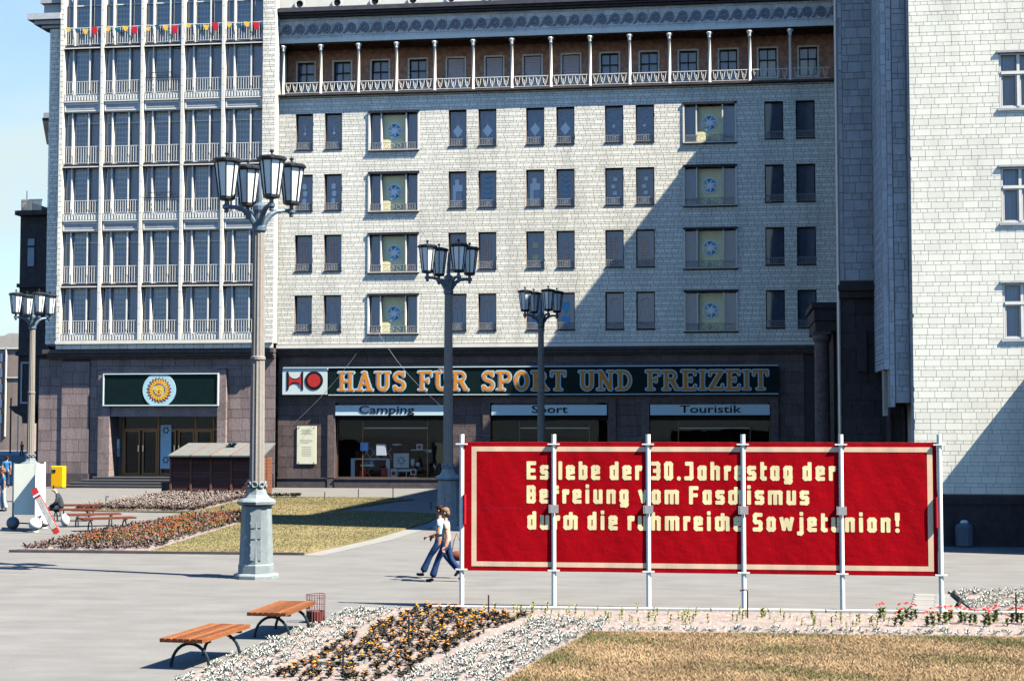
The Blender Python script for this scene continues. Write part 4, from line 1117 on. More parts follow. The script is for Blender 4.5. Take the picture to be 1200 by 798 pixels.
# bunting strings on the top floor
fm = [mat('flag_yellow', (.85, .58, .10), .8), mat('flag_teal', (.02, .13, .20), .8), mat('flag_red', (.62, .02, .05), .8)]
for k, x in enumerate(FX):
    o = thing('flag_string', ['string of four small coloured flags on the leftmost top railing', 'string of small flags on the second bay from the left', 'string of small flags on the middle bay of the glazed wing', 'string of small flags on the fourth bay, last flag small and red', 'string of small flags nearest to the loggia'][k], 'bunting', (x, 85.20, 26.2), 'flag strings across the top floor of the glazed wing')
    mb = MB(); mb.tube([(x + .02, 85.20, 26.24), (x + .7, 85.20, 26.17), (x + 1.4, 85.20, 26.17), (x + BW - .02, 85.20, 26.2)], .008, 4); part('string', mb, OWHITE, o)
    for j, (a, m, w_, h_) in enumerate([(.08, 0, .32, .24), (.62, 1, .30, .26), (1.10, 0, .36, .30), (1.62, 2, .40, .45)]):
        mb = MB(); d = .05 * ((k + j) % 3)
        mb.prism([(x + a, 26.22 - d), (x + a + w_, 26.18 - d), (x + a + w_ * .72, 26.2 - h_ - d), (x + a + w_ * .35, 26.2 - h_ * .95 - d)], 85.17, 85.185)
        part('flag', mb, fm[m], o)
# ================================================================== RIGHT: CORNER TOWER (front plane Y = 46.7)
YT = 46.7; TX0, TX1 = 5.38, 9.5; RZ = 28.3
tower = thing('corner_tower', 'near pale block-faced tower at the right edge with white two-light windows above a dark plinth', 'building', (7, YT, 0))
TW = [(7.92, 9.06, zt - 1.62, zt) for zt in (14.20, 10.87, 7.52)]
mb = MB(); wall(mb, TX0, TX1, 1.3, RZ, YT + .02, TW, .35); mb.box(TX0, 16, YT + .5, 52, 0, RZ); part('wall', mb, MORTAR2, tower)
rects = blocks(TX0, TX1, 1.48, 16.6, TW, [.2, .1045], [.43, .215], 41, .10)
big = [r_ for r_ in rects if r_[3] - r_[2] > .12 and r_[1] - r_[0] > .25]; rest = [r_ for r_ in rects if r_ not in big]
big.sort(key=lambda r_: r_[2])
inview = [r_ for r_ in big if r_[0] < 8.7]
ind = inview[:300]; rest += inview[300:] + [r_ for r_ in big if r_[0] >= 8.7]
M_BLK = mk(lambda b: b.bbox(0, 1, -1, 0, 0, 1, .012), TILE2, 'stone_block')
rr = random.Random(3)
for (a, b, c, d) in ind:
    o = part('stone_block', M_BLK, None, tower, at=(a + .005, YT + .02, c + .005)); o.scale = (b - a - .010, .018 + rr.random() * .004, d - c - .010)
mb = MB(); ashlar(mb, rest, YT + .02, .010, .018, .004); part('stone_block', mb, TILE2, tower, kind='stuff')
def twin(b):
    w, h = 1.14, 1.62
    bars_frame(b, .01, w - .01, .01, h - .01, .05, .04, .12); b.box(.50, .58, .03, .12, .06, h - .06); b.box(.06, w - .06, .02, .12, 1.00, 1.09)
    bars_frame(b, .07, .49, .06, .99, .03, .06, .1); bars_frame(b, .59, w - .07, .06, .99, .03, .06, .1)
M_TW = mk(twin, WHITE, 'window'); M_TP = mk(lambda b: b.poly([(.05, .1, .05), (1.09, .1, .05), (1.09, .1, 1.57), (.05, .1, 1.57)]), GLASS, 'pane')
M_TC = mk(lambda b: cur(b, 1.6, .02, 1.12, .24), CURTS, 'curtain')
M_TS = mk(lambda b: (b.box(-.06, 1.20, -.04, .04, -.07, -.002), b.box(-.07, 1.21, -.05, .02, 1.622, 1.68)), QUOIN, 'sill')
for h in TW:
    w = part('window', M_TW, None, tower, at=(h[0], YT, h[2])); part('pane', M_TP, None, w); part('curtain', M_TC, None, w); part('sill', M_TS, None, w)
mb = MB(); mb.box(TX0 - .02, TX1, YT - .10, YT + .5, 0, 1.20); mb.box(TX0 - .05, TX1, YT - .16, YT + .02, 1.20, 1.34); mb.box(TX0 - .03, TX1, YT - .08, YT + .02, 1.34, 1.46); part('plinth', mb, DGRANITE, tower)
mb = MB(); mb.box(TX1, 18, 43.2, YT + .5, 0, 5.9); mb.box(TX1 - .1, 18, 43.1, YT, 5.78, 5.95); part('porch', mb, CREAMW, tower)
# stepped side of the tower
f1b = PZ(472, 47.2, 1055); pb = PZ(477, 47.15, 1042); sb = PZ(433, 47.2, 1033)
mb = MB(); mb.box(4.9, TX0 + .1, 47.22, 52, f1b, RZ); mb.box(4.62, 4.9, 47.17, 52, sb, RZ); mb.box(4.74, 4.9, 47.17, 48.2, pb, sb)
mb.box(4.64, 4.74, 47.6, 48.2, pb - .25, sb); part('side_wall', mb, MORTAR2, tower)
mb = MB()
ashlar(mb, blocks(4.93, 5.33, f1b, 16.8, [], [.33, .155], [.5, .22], 43, .05), 47.22, .014, .03)
ashlar(mb, blocks(4.76, 4.91, pb, 16.8, [], [.31], [.5], 44, 0), 47.17, .014, .03)
ashlar(mb, blocks(4.60, 4.76, sb, 16.8, [], [.31], [.5], 45, 0), 47.17, .014, .015)
z_ = sb; k = 0; rr = random.Random(9)
while z_ < 16.8:      # faces of the return, seen obliquely
    h = (.2, .105)[k % 2]; y_ = 47.2 - rr.random() * .3
    while y_ < 49.95:
        l = (.43, .215)[k % 2]; y0_, y1_ = max(47.17, y_), min(y_ + l, 50.0)
        if y1_ - y0_ > .05: mb.box(4.598, 4.62, y0_ + .007, y1_ - .007, z_ + .007, z_ + h - .007)
        y_ += l
    z_ += h; k += 1
for z_ in np.arange(1.5, 16.8, .305): mb.box(5.355, 5.38, 46.74, 47.18, z_ + .007, z_ + .298)
part('stone_block', mb, QUOIN, tower, kind='stuff')  # tile-like blocks greyed here, the shade of this side put into their colour
mb = MB(); mb.box(3.60, 4.62, 50.03, 52, 7.8, RZ); part('side_wall', mb, MORTAR2, tower)
mb = MB(); ashlar(mb, blocks(3.70, 4.60, 7.95, 18.2, [], [.34, .205], [.42, .3], 46, .1), 50.03, .016, .03); ashlar(mb, blocks(3.57, 3.70, 7.95, 18.2, [], [.55], [.5], 47, 0), 50.03, .016, .045)
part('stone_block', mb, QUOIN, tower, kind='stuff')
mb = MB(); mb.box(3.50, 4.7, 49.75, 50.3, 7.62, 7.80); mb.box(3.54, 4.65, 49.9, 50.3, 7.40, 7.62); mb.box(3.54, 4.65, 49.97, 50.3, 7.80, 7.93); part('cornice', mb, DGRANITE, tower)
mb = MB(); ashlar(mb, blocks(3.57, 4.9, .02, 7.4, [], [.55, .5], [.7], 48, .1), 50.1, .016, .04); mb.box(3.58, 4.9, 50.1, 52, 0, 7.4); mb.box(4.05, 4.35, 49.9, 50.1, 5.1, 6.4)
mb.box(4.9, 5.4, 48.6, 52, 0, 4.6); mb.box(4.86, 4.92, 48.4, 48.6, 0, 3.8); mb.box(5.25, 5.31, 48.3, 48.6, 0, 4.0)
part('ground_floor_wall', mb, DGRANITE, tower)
mb = MB(); mb.tube([(3.52, 50.0, .1), (3.52, 50.0, 18)], .05, 8); part('downpipe', mb, STEEL, tower)
mb = MB(); mb.box(6.2, 40, 52, 86, 0, 28.26); part('rear_block', mb, CREAMW, tower)
# round column and entablature between the tower and the shops
pt = thing('corner_portico', 'dark stone portico with one round column in the shade left of the tower', 'portico', (3.4, 56, 0))
ze0, ze1 = PZ(388, 56, 960), PZ(355, 56, 960)
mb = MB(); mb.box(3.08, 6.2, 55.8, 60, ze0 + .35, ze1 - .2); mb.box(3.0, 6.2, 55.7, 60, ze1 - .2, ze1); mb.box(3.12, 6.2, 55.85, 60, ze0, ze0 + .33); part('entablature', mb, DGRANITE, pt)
mb = MB(); mb.lathe([(.34, 0), (.34, .15), (.27, .3), (.27, 1.9), (.265, 1.93), (.27, 1.96), (.265, 3.9), (.26, 3.93), (.265, 3.96), (.255, ze0 - .42), (.33, ze0 - .25), (.33, ze0 - .12)], 20, (3.36, 56.2)); mb.box(3.05, 3.67, 55.88, 56.5, ze0 - .12, ze0 - .002)
part('column', mb, GRANITE2, pt, smooth=False)
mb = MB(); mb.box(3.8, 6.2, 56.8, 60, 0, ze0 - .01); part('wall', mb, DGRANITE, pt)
# bin by the plinth
o = thing('dustbin', 'small grey metal bin with a crumpled white lid against the shaded tower plinth', 'bin', (6.68, 46.3, 0))
mb = MB(); mb.lathe([(.20, 0), (.24, .05), (.25, .58), (.20, .66)], 10, (6.68, 46.3)); part('body', mb, mat('bin_grey', (.085, .11, .15), .6), o)
mb = MB(); mb.lathe([(.10, .66), (.13, .70), (.07, .76)], 7, (6.68, 46.28)); part('lid', mb, mat('bin_lid_pale', (.55, .58, .62), .6), o)

# ================================================================== LEFT EDGE: buildings beyond the wing
YD = 100.0
X_ = lambda px, py=350: PX(px, YD, py)
dk = thing('side_street_building', 'dark shaded building with a balcony behind the left end of the glazed wing', 'building', (X_(40), YD, 0))
z_top, z_bot = PZ(253, YD, 35), PZ(484, YD, 30)
DK = mat('dark_stone', (.060, .058, .066), .85, .3, 3, .2)  # near-black stone colour over the whole building
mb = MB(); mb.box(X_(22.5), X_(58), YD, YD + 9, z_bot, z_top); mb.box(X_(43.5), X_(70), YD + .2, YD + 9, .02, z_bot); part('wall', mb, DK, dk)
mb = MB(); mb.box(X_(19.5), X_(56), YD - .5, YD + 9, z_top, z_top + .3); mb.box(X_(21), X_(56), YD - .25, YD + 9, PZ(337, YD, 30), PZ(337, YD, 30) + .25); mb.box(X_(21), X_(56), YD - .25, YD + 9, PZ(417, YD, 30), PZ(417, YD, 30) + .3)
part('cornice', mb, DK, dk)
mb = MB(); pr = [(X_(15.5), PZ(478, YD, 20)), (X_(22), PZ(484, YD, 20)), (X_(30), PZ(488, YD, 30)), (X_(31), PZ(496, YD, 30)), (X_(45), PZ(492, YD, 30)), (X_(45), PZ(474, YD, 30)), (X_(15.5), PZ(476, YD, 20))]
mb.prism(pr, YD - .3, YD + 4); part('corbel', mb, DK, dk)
mb = MB(); x0_, x1_ = X_(24), X_(48); zr0, zr1 = z_top + .3, PZ(234, YD, 30)
n = 16
for i in range(n): mb.box(x0_ + (x1_ - x0_) * i / n, x0_ + (x1_ - x0_) * (i + .62) / n, YD - .1, YD - .05, zr0, zr1 - .1)
mb.box(x0_, x1_, YD - .12, YD - .03, zr1 - .1, zr1); mb.box(x0_ - .02, x0_ + .03, YD - .1, YD + 5, zr0, zr1)
part('roof_railing', mb, STEEL, dk)
mb = MB(); mb.tube([(X_(29.5), YD, zr1), (X_(29.5), YD, PZ(224, YD, 30))], .03, 5); part('mast', mb, DARKM, dk)
mb = MB(); mb.box(X_(30.5), X_(40.5), YD - .04, YD - .003, PZ(314, YD, 35), PZ(278, YD, 35)); wf = part('window', mb, DARKM, dk)
for (c, d) in ((280, 288), (290.5, 312)):
    mb = MB(); mb.box(X_(32), X_(39.5), YD - .06, YD - .041, PZ(d, YD, 35), PZ(c, YD, 35)); part('pane', mb, mat('pale_pane', (.25, .36, .44), .3), wf)
mb = MB(); bars_frame(mb, X_(26), X_(42), PZ(473, YD, 30), PZ(424, YD, 30), .12, YD - .06, YD - .002); part('window', mb, QUOIN, dk)
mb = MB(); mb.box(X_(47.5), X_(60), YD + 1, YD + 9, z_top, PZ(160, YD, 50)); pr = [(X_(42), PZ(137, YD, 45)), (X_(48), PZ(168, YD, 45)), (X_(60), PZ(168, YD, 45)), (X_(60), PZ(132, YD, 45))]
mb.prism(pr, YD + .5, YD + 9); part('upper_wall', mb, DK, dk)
mb = MB(); mb.box(X_(44), X_(52), YD + .45, YD + .5, PZ(137, YD, 45), PZ(131, YD, 45)); part('parapet', mb, STEEL, dk)
rb_ = MB(); rb_.slab([(-57.5, 128), (-91, 206), (-46, 206), (-46, 128)], 0, 21)  # unseen block added so its shadow darkens the side street
solo('street_shade_block', 'hidden plain block behind the dark building, added to shade the side street', 'building', rb_, QUOIN, (-60, 160, 0))
YE = 215.0
X_ = lambda px, py=450: PX(px, YE, py)
fb = thing('far_house', 'distant beige house with a sloping roof at the left edge beyond the street', 'building', (X_(10), YE, 0))
FBW = mat('far_house_render', (.30, .235, .215), .9, .12, .8, .2, 3, stain=.2)
FBL = mat('far_house_roof', (.46, .42, .38), .9, .12, .5)
mb = MB(); mb.box(X_(-40), X_(38), YE, YE + 14, 0, PZ(408, YE, 10)); part('wall', mb, FBW, fb)
mb = MB(); mb.prism([(X_(-40), PZ(408, YE, 10)), (X_(38), PZ(408, YE, 10)), (X_(38), PZ(391, YE, 20)), (X_(8), PZ(390, YE, 20)), (X_(2), PZ(393, YE, 20)), (X_(-40), PZ(396, YE, 20))], YE + .5, YE + 14); rf = part('roof', mb, FBL, fb)
mb = MB(); mb.box(X_(15), X_(19), YE + 2, YE + 5, PZ(392, YE, 20), PZ(385, YE, 20)); part('chimney', mb, FBW, rf)
mb = MB(); mb.box(X_(6.5), X_(7.8), YE - .2, YE, 2, PZ(407, YE, 10)); mb.box(X_(0), X_(38), YE - .2, YE - .01, PZ(409, YE, 10), PZ(407.5, YE, 10)); mb.box(X_(8), X_(38), YE - .15, YE - .01, PZ(443, YE, 10), PZ(441.8, YE, 10)); part('drainpipe', mb, CREAMW, fb)
for (a, b_) in ((0, 4.5),):
    mb = MB()
    for k in range(5): mb.box(X_(a), X_(b_), YE - .05, YE, PZ(424 + 18 * k, YE, 4), PZ(414 + 18 * k, YE, 4))
    part('window', mb, DBLIND, fb)
YH = 260.
mb = MB(); a = PX(2, YH, 500); b_ = PX(46, YH, 500); zt_ = PZ(499, YH, 20)
mb.box(a, b_, YH, YH + 3, 0, zt_ - .4)
for k in range(6): mb.ball((a + (b_ - a) * (k + .5) / 6, YH + 1.5, zt_ - .5), (b_ - a) / 10, 8, 5, (1, .8, .55))
solo('covered_stall', 'long pale covered stall across the far street at the left edge', 'stall', mb, mat('pale_canvas', (.60, .58, .54), .9, .15, .6), (a, YH, 0))
def far_car(px, Y, m, label, rot=0):
    x = PX(px, Y, 515); o = thing('parked_car', label, 'car', (x, Y, 0), 'cars across the far street', rot)
    def L(b, name, mm, par=o, sm=False): return part(name, b, mm, par, at=W[par.name], local=True, smooth=sm)
    b = MB(); b.prism([(-2, .35), (2, .35), (2.05, .7), (1.9, .85), (1.2, .92), (.7, 1.38), (-.9, 1.4), (-1.5, .95), (-2, .88), (-2.1, .6)], -.78, .78); bo = L(b, 'body', m)
    b = MB(); b.prism([(1.0, .92), (.62, 1.3), (-.8, 1.32), (-1.25, .95)], -.79, -.782); L(b, 'window', DARKM)
    for wx_ in (-1.3, 1.3):
        b = MB(); b.tube([(wx_, -.82, .32), (wx_, .82, .32)], .32, 12); L(b, 'wheel', BLACK)
far_car(13, 232, mat('car_red', (.55, .05, .04), .4), 'red car under the far stall, nearest the left edge')
far_car(22, 240, mat('car_orange', (.70, .18, .04), .4), 'orange car just right of the street pole')
far_car(43, 238, mat('car_scarlet', (.60, .07, .05), .4), 'small red car seen between lamp post and building corner', .3)
far_car(6, 225, mat('car_white', (.7, .7, .68), .4), 'white car at the far left edge of the street', 1.2)
x, y = PX(12, 190, 520), 190
mb = MB(); mb.tube([(x, y, 0), (x, y, PZ(466, 190, 12))], .11, 6); solo('street_pole', 'thin dark pole standing in the side street near the left edge', 'pole', mb, DARKM, (x, y, 0))
x, y = PX(20.5, 200, 520), 200
mb = MB(); mb.tube([(x, y, 0), (x, y, PZ(487, 200, 20))], .10, 6); solo('street_pole', 'thin pale pole in the side street left of the lamp post', 'pole', mb, POLE, (x, y, 0))

# ================================================================== KIOSK SHED
yk = 75.3
kx0, kx1 = PX(200, yk, 550), PX(303, yk, 550)
kz = PZ(535, yk, 250)
shed = thing('kiosk_shed', 'dark brown board shed with a grey felt roof behind the lamp post', 'shed', ((kx0 + kx1) / 2, yk, 0))
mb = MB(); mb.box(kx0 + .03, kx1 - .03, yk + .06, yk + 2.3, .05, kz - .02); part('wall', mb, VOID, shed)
M_BRD = mk(lambda b: b.box(0, 1, -1, 0, 0, 1), SHEDW, 'board')
pxs = [200, 223.5, 247, 271, 303]
posts_x = [PX(p, yk, 550) for p in pxs]
nb = 11; bh = (kz - .08) / nb
for k in range(4):
    for i in range(nb):
        o = part('board', M_BRD, None, shed, at=(posts_x[k] + .06, yk + .06, .05 + i * bh)); o.scale = (posts_x[k + 1] - posts_x[k] - .06, .04 + .012 * (i % 2), bh - .014)
for x in posts_x:
    mb = MB(); mb.box(x - .04, x + .06, yk - .03, yk + .06, .03, kz - .02); part('post', mb, SHEDP, shed)
mb = MB()
for i in range(nb): mb.box(kx1 - .03, kx1 + .01, yk + .08, yk + 2.3, .05 + i * bh, .05 + (i + 1) * bh - .014)
mb.box(kx1 + .0, kx1 + .05, yk + .5, yk + .6, .05, kz); mb.box(kx1 + .0, kx1 + .05, yk + 1.3, yk + 1.4, .05, kz); part('side_boards', mb, SHEDP, shed)
zr = PZ(520.5, yk + 2.6, 260)
rx = [PX(p, yk - .35, 534) for p in (196.5, 223, 246.5, 270, 309)]
ry = [PX(p, yk + 2.6, 520) for p in (221, 248, 271, 294, 323)]
M_ = []
for k in range(4):
    mb = MB(); e = .012
    a, b_, c, d = (rx[k] + e, yk - .35, kz), (rx[k + 1] - e, yk - .35, kz), (ry[k + 1] - e, yk + 2.6, zr), (ry[k] + e, yk + 2.6, zr)
    vs = [a, b_, c, d]; t = .07
    i0 = [mb.vert(v) for v in vs]; i1 = [mb.vert((v[0], v[1], v[2] + t)) for v in vs]
    mb.face(i0[::-1]); mb.face(i1)
    for i in range(4): mb.face((i0[i], i0[(i + 1) % 4], i1[(i + 1) % 4], i1[i]))
    part('roof_panel', mb, ROOFS, shed)
    if k:
        mb = MB(); mb.tube([(rx[k], yk - .36, kz + .07), (ry[k], yk + 2.6, zr + .07)], .025, 5); part('roof_batten', mb, SHEDP, shed)
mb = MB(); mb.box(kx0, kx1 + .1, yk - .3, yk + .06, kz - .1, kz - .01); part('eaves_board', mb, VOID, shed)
xx, zz = P(272, 523, yk + 1.6); cap_ = thing('rooftop_bundle', 'small dark crumpled bundle lying on the grey shed roof', 'bundle', (xx, yk + 1.6, zz))
mb = MB(); mb.ball((xx, yk + 1.6, zz + .1), .18, 8, 5, (1.2, 1, .6)); mb.ball((xx + .18, yk + 1.5, zz + .16), .1, 7, 4, (1.3, 1, .6)); mb.box(xx - .25, xx - .1, yk + 1.4, yk + 1.7, zz, zz + .07); part('cloth', mb, LIROND, cap_)
mb = MB(); mb.box(kx0 - .5, kx0 - .06, yk + .1, yk + .6, 0, .62); mb.box(kx0 - .53, kx0 - .05, yk + .07, yk + .63, .62, .66); solo('storage_box', 'small dark box standing left of the brown shed', 'box', mb, DARKM, (kx0 - .3, yk + .3, 0))

# ================================================================== STREET LAMPS
def lamp_proto():
    root = thing('street_lamp', 'tall four-lantern street lamp nearest the camera, on its eight-sided painted pedestal', 'street lamp', (0, 0, 0), 'four-lantern street lamps on the square')
    r8 = pi / 8
    b = MB(); b.lathe([(.51, 0), (.51, .07), (.49, .10), (.42, .12)], 8, rot=r8); part('base_plate', b, LPED, root)
    b = MB(); b.lathe([(.40, .12), (.40, .30), (.38, .33), (.38, .36), (.335, 1.62)], 8, rot=r8); ped = part('pedestal', b, LPED, root)
    b = MB()
    for z0, z1 in ((.42, .86), (.90, 1.10), (1.14, 1.55)): 
        w0 = .115; 
        y_ = -(.385 - .04 * (z1 - .36) / 1.26) * cos(r8) - .012
        b.prism([(-w0, z0), (w0, z0), (w0 * .96, z1), (-w0 * .96, z1)], y_ - .012, y_ + .03)
        b.box(-w0 - .012, -w0 + .012, y_ - .035, y_, z0 + .08, z0 + .14); b.box(-w0 - .012, -w0 + .012, y_ - .035, y_, z1 - .12, z1 - .06)
    d = part('access_door', b, LPED, ped); d.rotation_euler = (0, 0, -.39)
    b = MB(); b.lathe([(.345, 1.62), (.43, 1.66), (.44, 1.72), (.39, 1.77), (.30, 1.80), (.235, 1.88), (.195, 2.02), (.185, 2.12)], 8, rot=r8); part('pedestal_cap', b, LPED, root)
    b = MB()
    for k in range(8):
        a = 2 * pi * k / 8 + .2; c = mathutils.Vector((.205 * cos(a), .205 * sin(a), 2.10)); t = mathutils.Vector((-sin(a), cos(a), 0)); u = mathutils.Vector((0, 0, 1))
        b.tube([c + (t * cos(s) + u * sin(s)) * .062 for s in [i * pi / 5 for i in range(11)]], .022, 5)
    part('scroll_collar', b, LPED, root)
    b = MB(); n = 16; prof = [(.168, 2.12), (.155, 4.93)]
    def flute(z0, z1, r0, r1):
        rings = []
        for r_, z_ in ((r0, z0), (r1, z1)):
            rings.append([b.vert(((r_ * (1 if j % 2 == 0 else .90)) * cos(2 * pi * j / 24), (r_ * (1 if j % 2 == 0 else .90)) * sin(2 * pi * j / 24), z_)) for j in range(24)])
        for j in range(24): b.face((rings[0][j], rings[0][(j + 1) % 24], rings[1][(j + 1) % 24], rings[1][j]))
    flute(2.1, 4.92, .172, .158); b.lathe([(.15, 4.90), (.172, 4.92), (.172, 4.98), (.15, 5.0)], 16); flute(4.98, 7.85, .15, .13)
    part('shaft', b, LSHAFT, root)
    b = MB(); b.lathe([(.12, 7.8), (.165, 7.86), (.165, 7.95), (.13, 8.0), (.12, 8.25), (.15, 8.33), (.15, 8.42), (.06, 8.5), (.045, 8.9), (.015, 9.25)], 12); part('hub', b, LIRON, root)
    for k in range(4):
        a = pi / 2 * k; dx_, dy_ = cos(a), sin(a)
        b = MB(); pr = [(.08, 7.98, .075), (.16, 8.10, .072), (.27, 8.24, .066), (.42, 8.33, .058), (.58, 8.36, .05), (.78, 8.36, .045)]
        b.tube([(dx_ * p, dy_ * p, z_) for p, z_, _ in pr], [r_ for *_, r_ in pr], 8)
        b.lathe([(.04, 8.22), (.055, 8.26), (.045, 8.29), (.09, 8.32), (.09, 8.39), (.05, 8.42), (.05, 8.50), (.10, 8.52)], 10, (dx_ * .78, dy_ * .78))
        part('arm', b, LIRON, root)
        cx, cy = dx_ * .78, dy_ * .78
        b = MB(); z0, z1, r0, r1 = 8.53, 9.36, .175, .275
        b.lathe([(.14, z0 - .03), (.19, z0 - .01), (.19, z0 + .05), (r0, z0 + .06)], 8, (cx, cy), r8)
        b.lathe([(r1 + .01, z1 - .02), (.335, z1 + .01), (.335, z1 + .05), (.29, z1 + .055)], 8, (cx, cy), r8)
        for j in range(8):
            t = 2 * pi * j / 8 + r8
            b.tube([(cx + r0 * cos(t), cy + r0 * sin(t), z0 + .03), (cx + r1 * cos(t), cy + r1 * sin(t), z1)], .017, 5)
        ln = part('lantern', b, LFRAME, root)
        b = MB(); b.lathe([(r0 - .008, z0 + .05), (r1 - .008, z1)], 8, (cx, cy), r8, cap=False); part('lantern_glass', b, LAMPG, ln)
        b = MB(); b.lathe([(.325, z1 + .052), (.30, z1 + .085), (.12, z1 + .12), (.05, z1 + .13), (.02, z1 + .145), (.018, z1 + .17), (.045, z1 + .19), (.05, z1 + .215), (.03, z1 + .245), (.005, z1 + .26)], 12, (cx, cy)); part('lantern_cap', b, LFRAME, ln)
    return root
lp = lamp_proto()
L1 = G(300, 677); L2 = G(525, 620); L4 = (-31.3, 68.3); L3 = (-8.13, 69.8)
lp.location = (L1[0], L1[1], 0); lp.rotation_euler = (0, 0, radians(20 + 17))
for (x, y), a, lab in ((L2, 25 + 10, 'four-lantern street lamp just left of the red banner, its shaft in shade'), (L3, 24 + 7, 'farthest four-lantern street lamp rising behind the red banner, fully in shade'),
                       (L4, 20 + 24, 'four-lantern street lamp at the left edge rising behind the white advertising stand')):
    copy_tree(lp, (x, y, 0), radians(a), lab)

# ================================================================== RED BANNER WALL
YN = 29.42
bn = thing('banner_wall', 'long red cloth banner on six white poles lettered in yellow: Es lebe der 30. Jahrestag der Befreiung vom Faschismus', 'banner', (-.5, YN, 0))
PXS = [-4.93, -3.19, -1.43, .31, 2.08, 3.83]
bx0_, bx1_ = PX(543, YN, 600), PX(1099, YN, 600); bz0, bz1 = PZ(671.5, YN, 820), PZ(518, YN, 820); bzm = PZ(596, YN, 700)
nrm = lambda x, z: .0045 * sin(3.1 * x + 1.3 * z) + .0022 * sin(7.7 * x - 5 * z + 1) + .0010 * sin(13 * x + 9 * z)
def cloth_y(x, z):
    k = 0
    while k < 4 and x > edges[k + 1]: k += 1
    i_ = (x - edges[k]) / (edges[k + 1] - edges[k]); e_ = min(1, 6 * min(max(0, i_), max(0, 1 - i_))) * .8 + .2
    return YN + nrm(x * 1.3 + k, z) * e_
edges = [bx0_] + PXS[1:5] + [bx1_]
for k in range(5):
    for (z0, z1) in ((bz0, bzm - .002), (bzm + .002, bz1)):
        b = MB(); nx, nz = 22, 14; a0, a1 = edges[k] + .006, edges[k + 1] - .006; g = []
        for i in range(nx + 1):
            for j in range(nz + 1):
                x = a0 + (a1 - a0) * i / nx; z = z0 + (z1 - z0) * j / nz
                edge = min(1, 6 * min(i / nx, 1 - i / nx)) * .8 + .2
                sag = -.012 * sin(pi * i / nx) * (1 if k % 2 else .4) if (j == 0 and z0 > bz0) else 0
                g.append(b.vert((x, YN + nrm(x * 1.3 + k, z) * edge, z + sag * 0)))
        for i in range(nx):
            for j in range(nz):
                q0 = i * (nz + 1) + j; b.face((g[q0], g[q0 + nz + 1], g[q0 + nz + 2], g[q0 + 1]))
        c_ = part('cloth_panel', b, RED, bn)
        sd = c_.modifiers.new('thickness', 'SOLIDIFY'); sd.thickness = .004; sd.offset = -1
yb2 = YN - .0045
t = .095
L_, R_, B_, T_ = PX(552.5, yb2, 600), PX(1093.5, yb2, 600), PZ(666, yb2, 800), PZ(523.5, yb2, 800)
def stripe(x0, x1, z0, z1):
    b = MB(); nx, nz = max(1, int((x1 - x0) / .07)), max(1, int((z1 - z0) / .10)); g = [[b.vert((x0 + (x1 - x0) * i / nx, cloth_y(x0 + (x1 - x0) * i / nx, z0 + (z1 - z0) * j / nz) - .003, z0 + (z1 - z0) * j / nz)) for j in range(nz + 1)] for i in range(nx + 1)]
    for i in range(nx):
        for j in range(nz): b.face((g[i][j], g[i + 1][j], g[i + 1][j + 1], g[i][j + 1]))
    part('border_stripe', b, BTAN, bn)
stripe(L_, L_ + t, B_, T_); stripe(R_ - t, R_, B_, T_); stripe(L_ + t, R_ - t, B_, B_ + t * .95); stripe(L_ + t, R_ - t, T_ - t * .95, T_)
mb = MB(); mb.box(bx0_, bx1_, YN + .015, YN + .05, bz0 - .0, bz0 + .05); mb.box(bx0_, bx1_, YN + .015, YN + .05, bz1 - .05, bz1); part('batten', mb, STEEL, bn)
cache = {}
for line, pa, pb_, by, cy_ in (('Es lebe der 30.Jahrestag der', 617, 979, 562.6, 540.8), ('Befreiung vom Fasqismus', 617, 948, 590.8, 569.3), ('durq die ruhmreiqe Sowjetunion!', 618, 1055, 621.8, 600.0)):
    lay, tw = layout(line, BLK, .215, .34)
    xa, xb = PX(pa, yb2, by), PX(pb_, yb2, by); s_ = (xb - xa) / tw; z0 = PZ(by, yb2, 800); hh = PZ(cy_, yb2, 800) - z0
    for ch, xx in lay:
        key = (ch, line[:3])
        if key not in cache: cache[key] = sdf_mesh('letter', BLK[ch][1], BYEL, res=.035, thick=.0012, sx=s_, sz=hh)
        me = cache[key].copy(); ox = xa + xx * s_
        for v in me.vertices: v.co.y += cloth_y(ox + v.co.x, z0 + v.co.z) - YN - .0022
        part('letter', me, None, bn, at=(ox, YN, z0))
for i, x in enumerate(PXS):
    yp_ = 29.345; zt = 3.26
    b = MB(); b.tube([(x, YN + .010, 0), (x, YN + .010, zt)], .044, 20); po = part('pole', b, POLE, bn, smooth=False)
    for z_ in (bz0 + .02, bz1 - .04):
        b = MB(); b.box(x - .11, x + .11, YN - .045, YN - .010, z_ - .013, z_ + .013); part('cross_bracket', b, POLE, po)
    if 0 < i < 5:
        b = MB(); b.box(x - .06, x + .06, YN - .055, YN - .042, bzm - .08, bzm + .07); b.box(x - .09, x - .06, YN - .05, YN - .01, bzm - .08, bzm + .07); b.box(x + .06, x + .09, YN - .036, YN - .01, bzm - .08, bzm + .07)
        part('clamp', b, STEEL, po)
for x in (bx0_ + .03, bx1_ - .03):
    b = MB(); b.tube([(x, YN - .035, bzm - .3), (x, YN - .035, bzm + .25)], .03, 8); part('edge_rod', b, mat('red_rod', (.45, .01, .02), .5), bn)

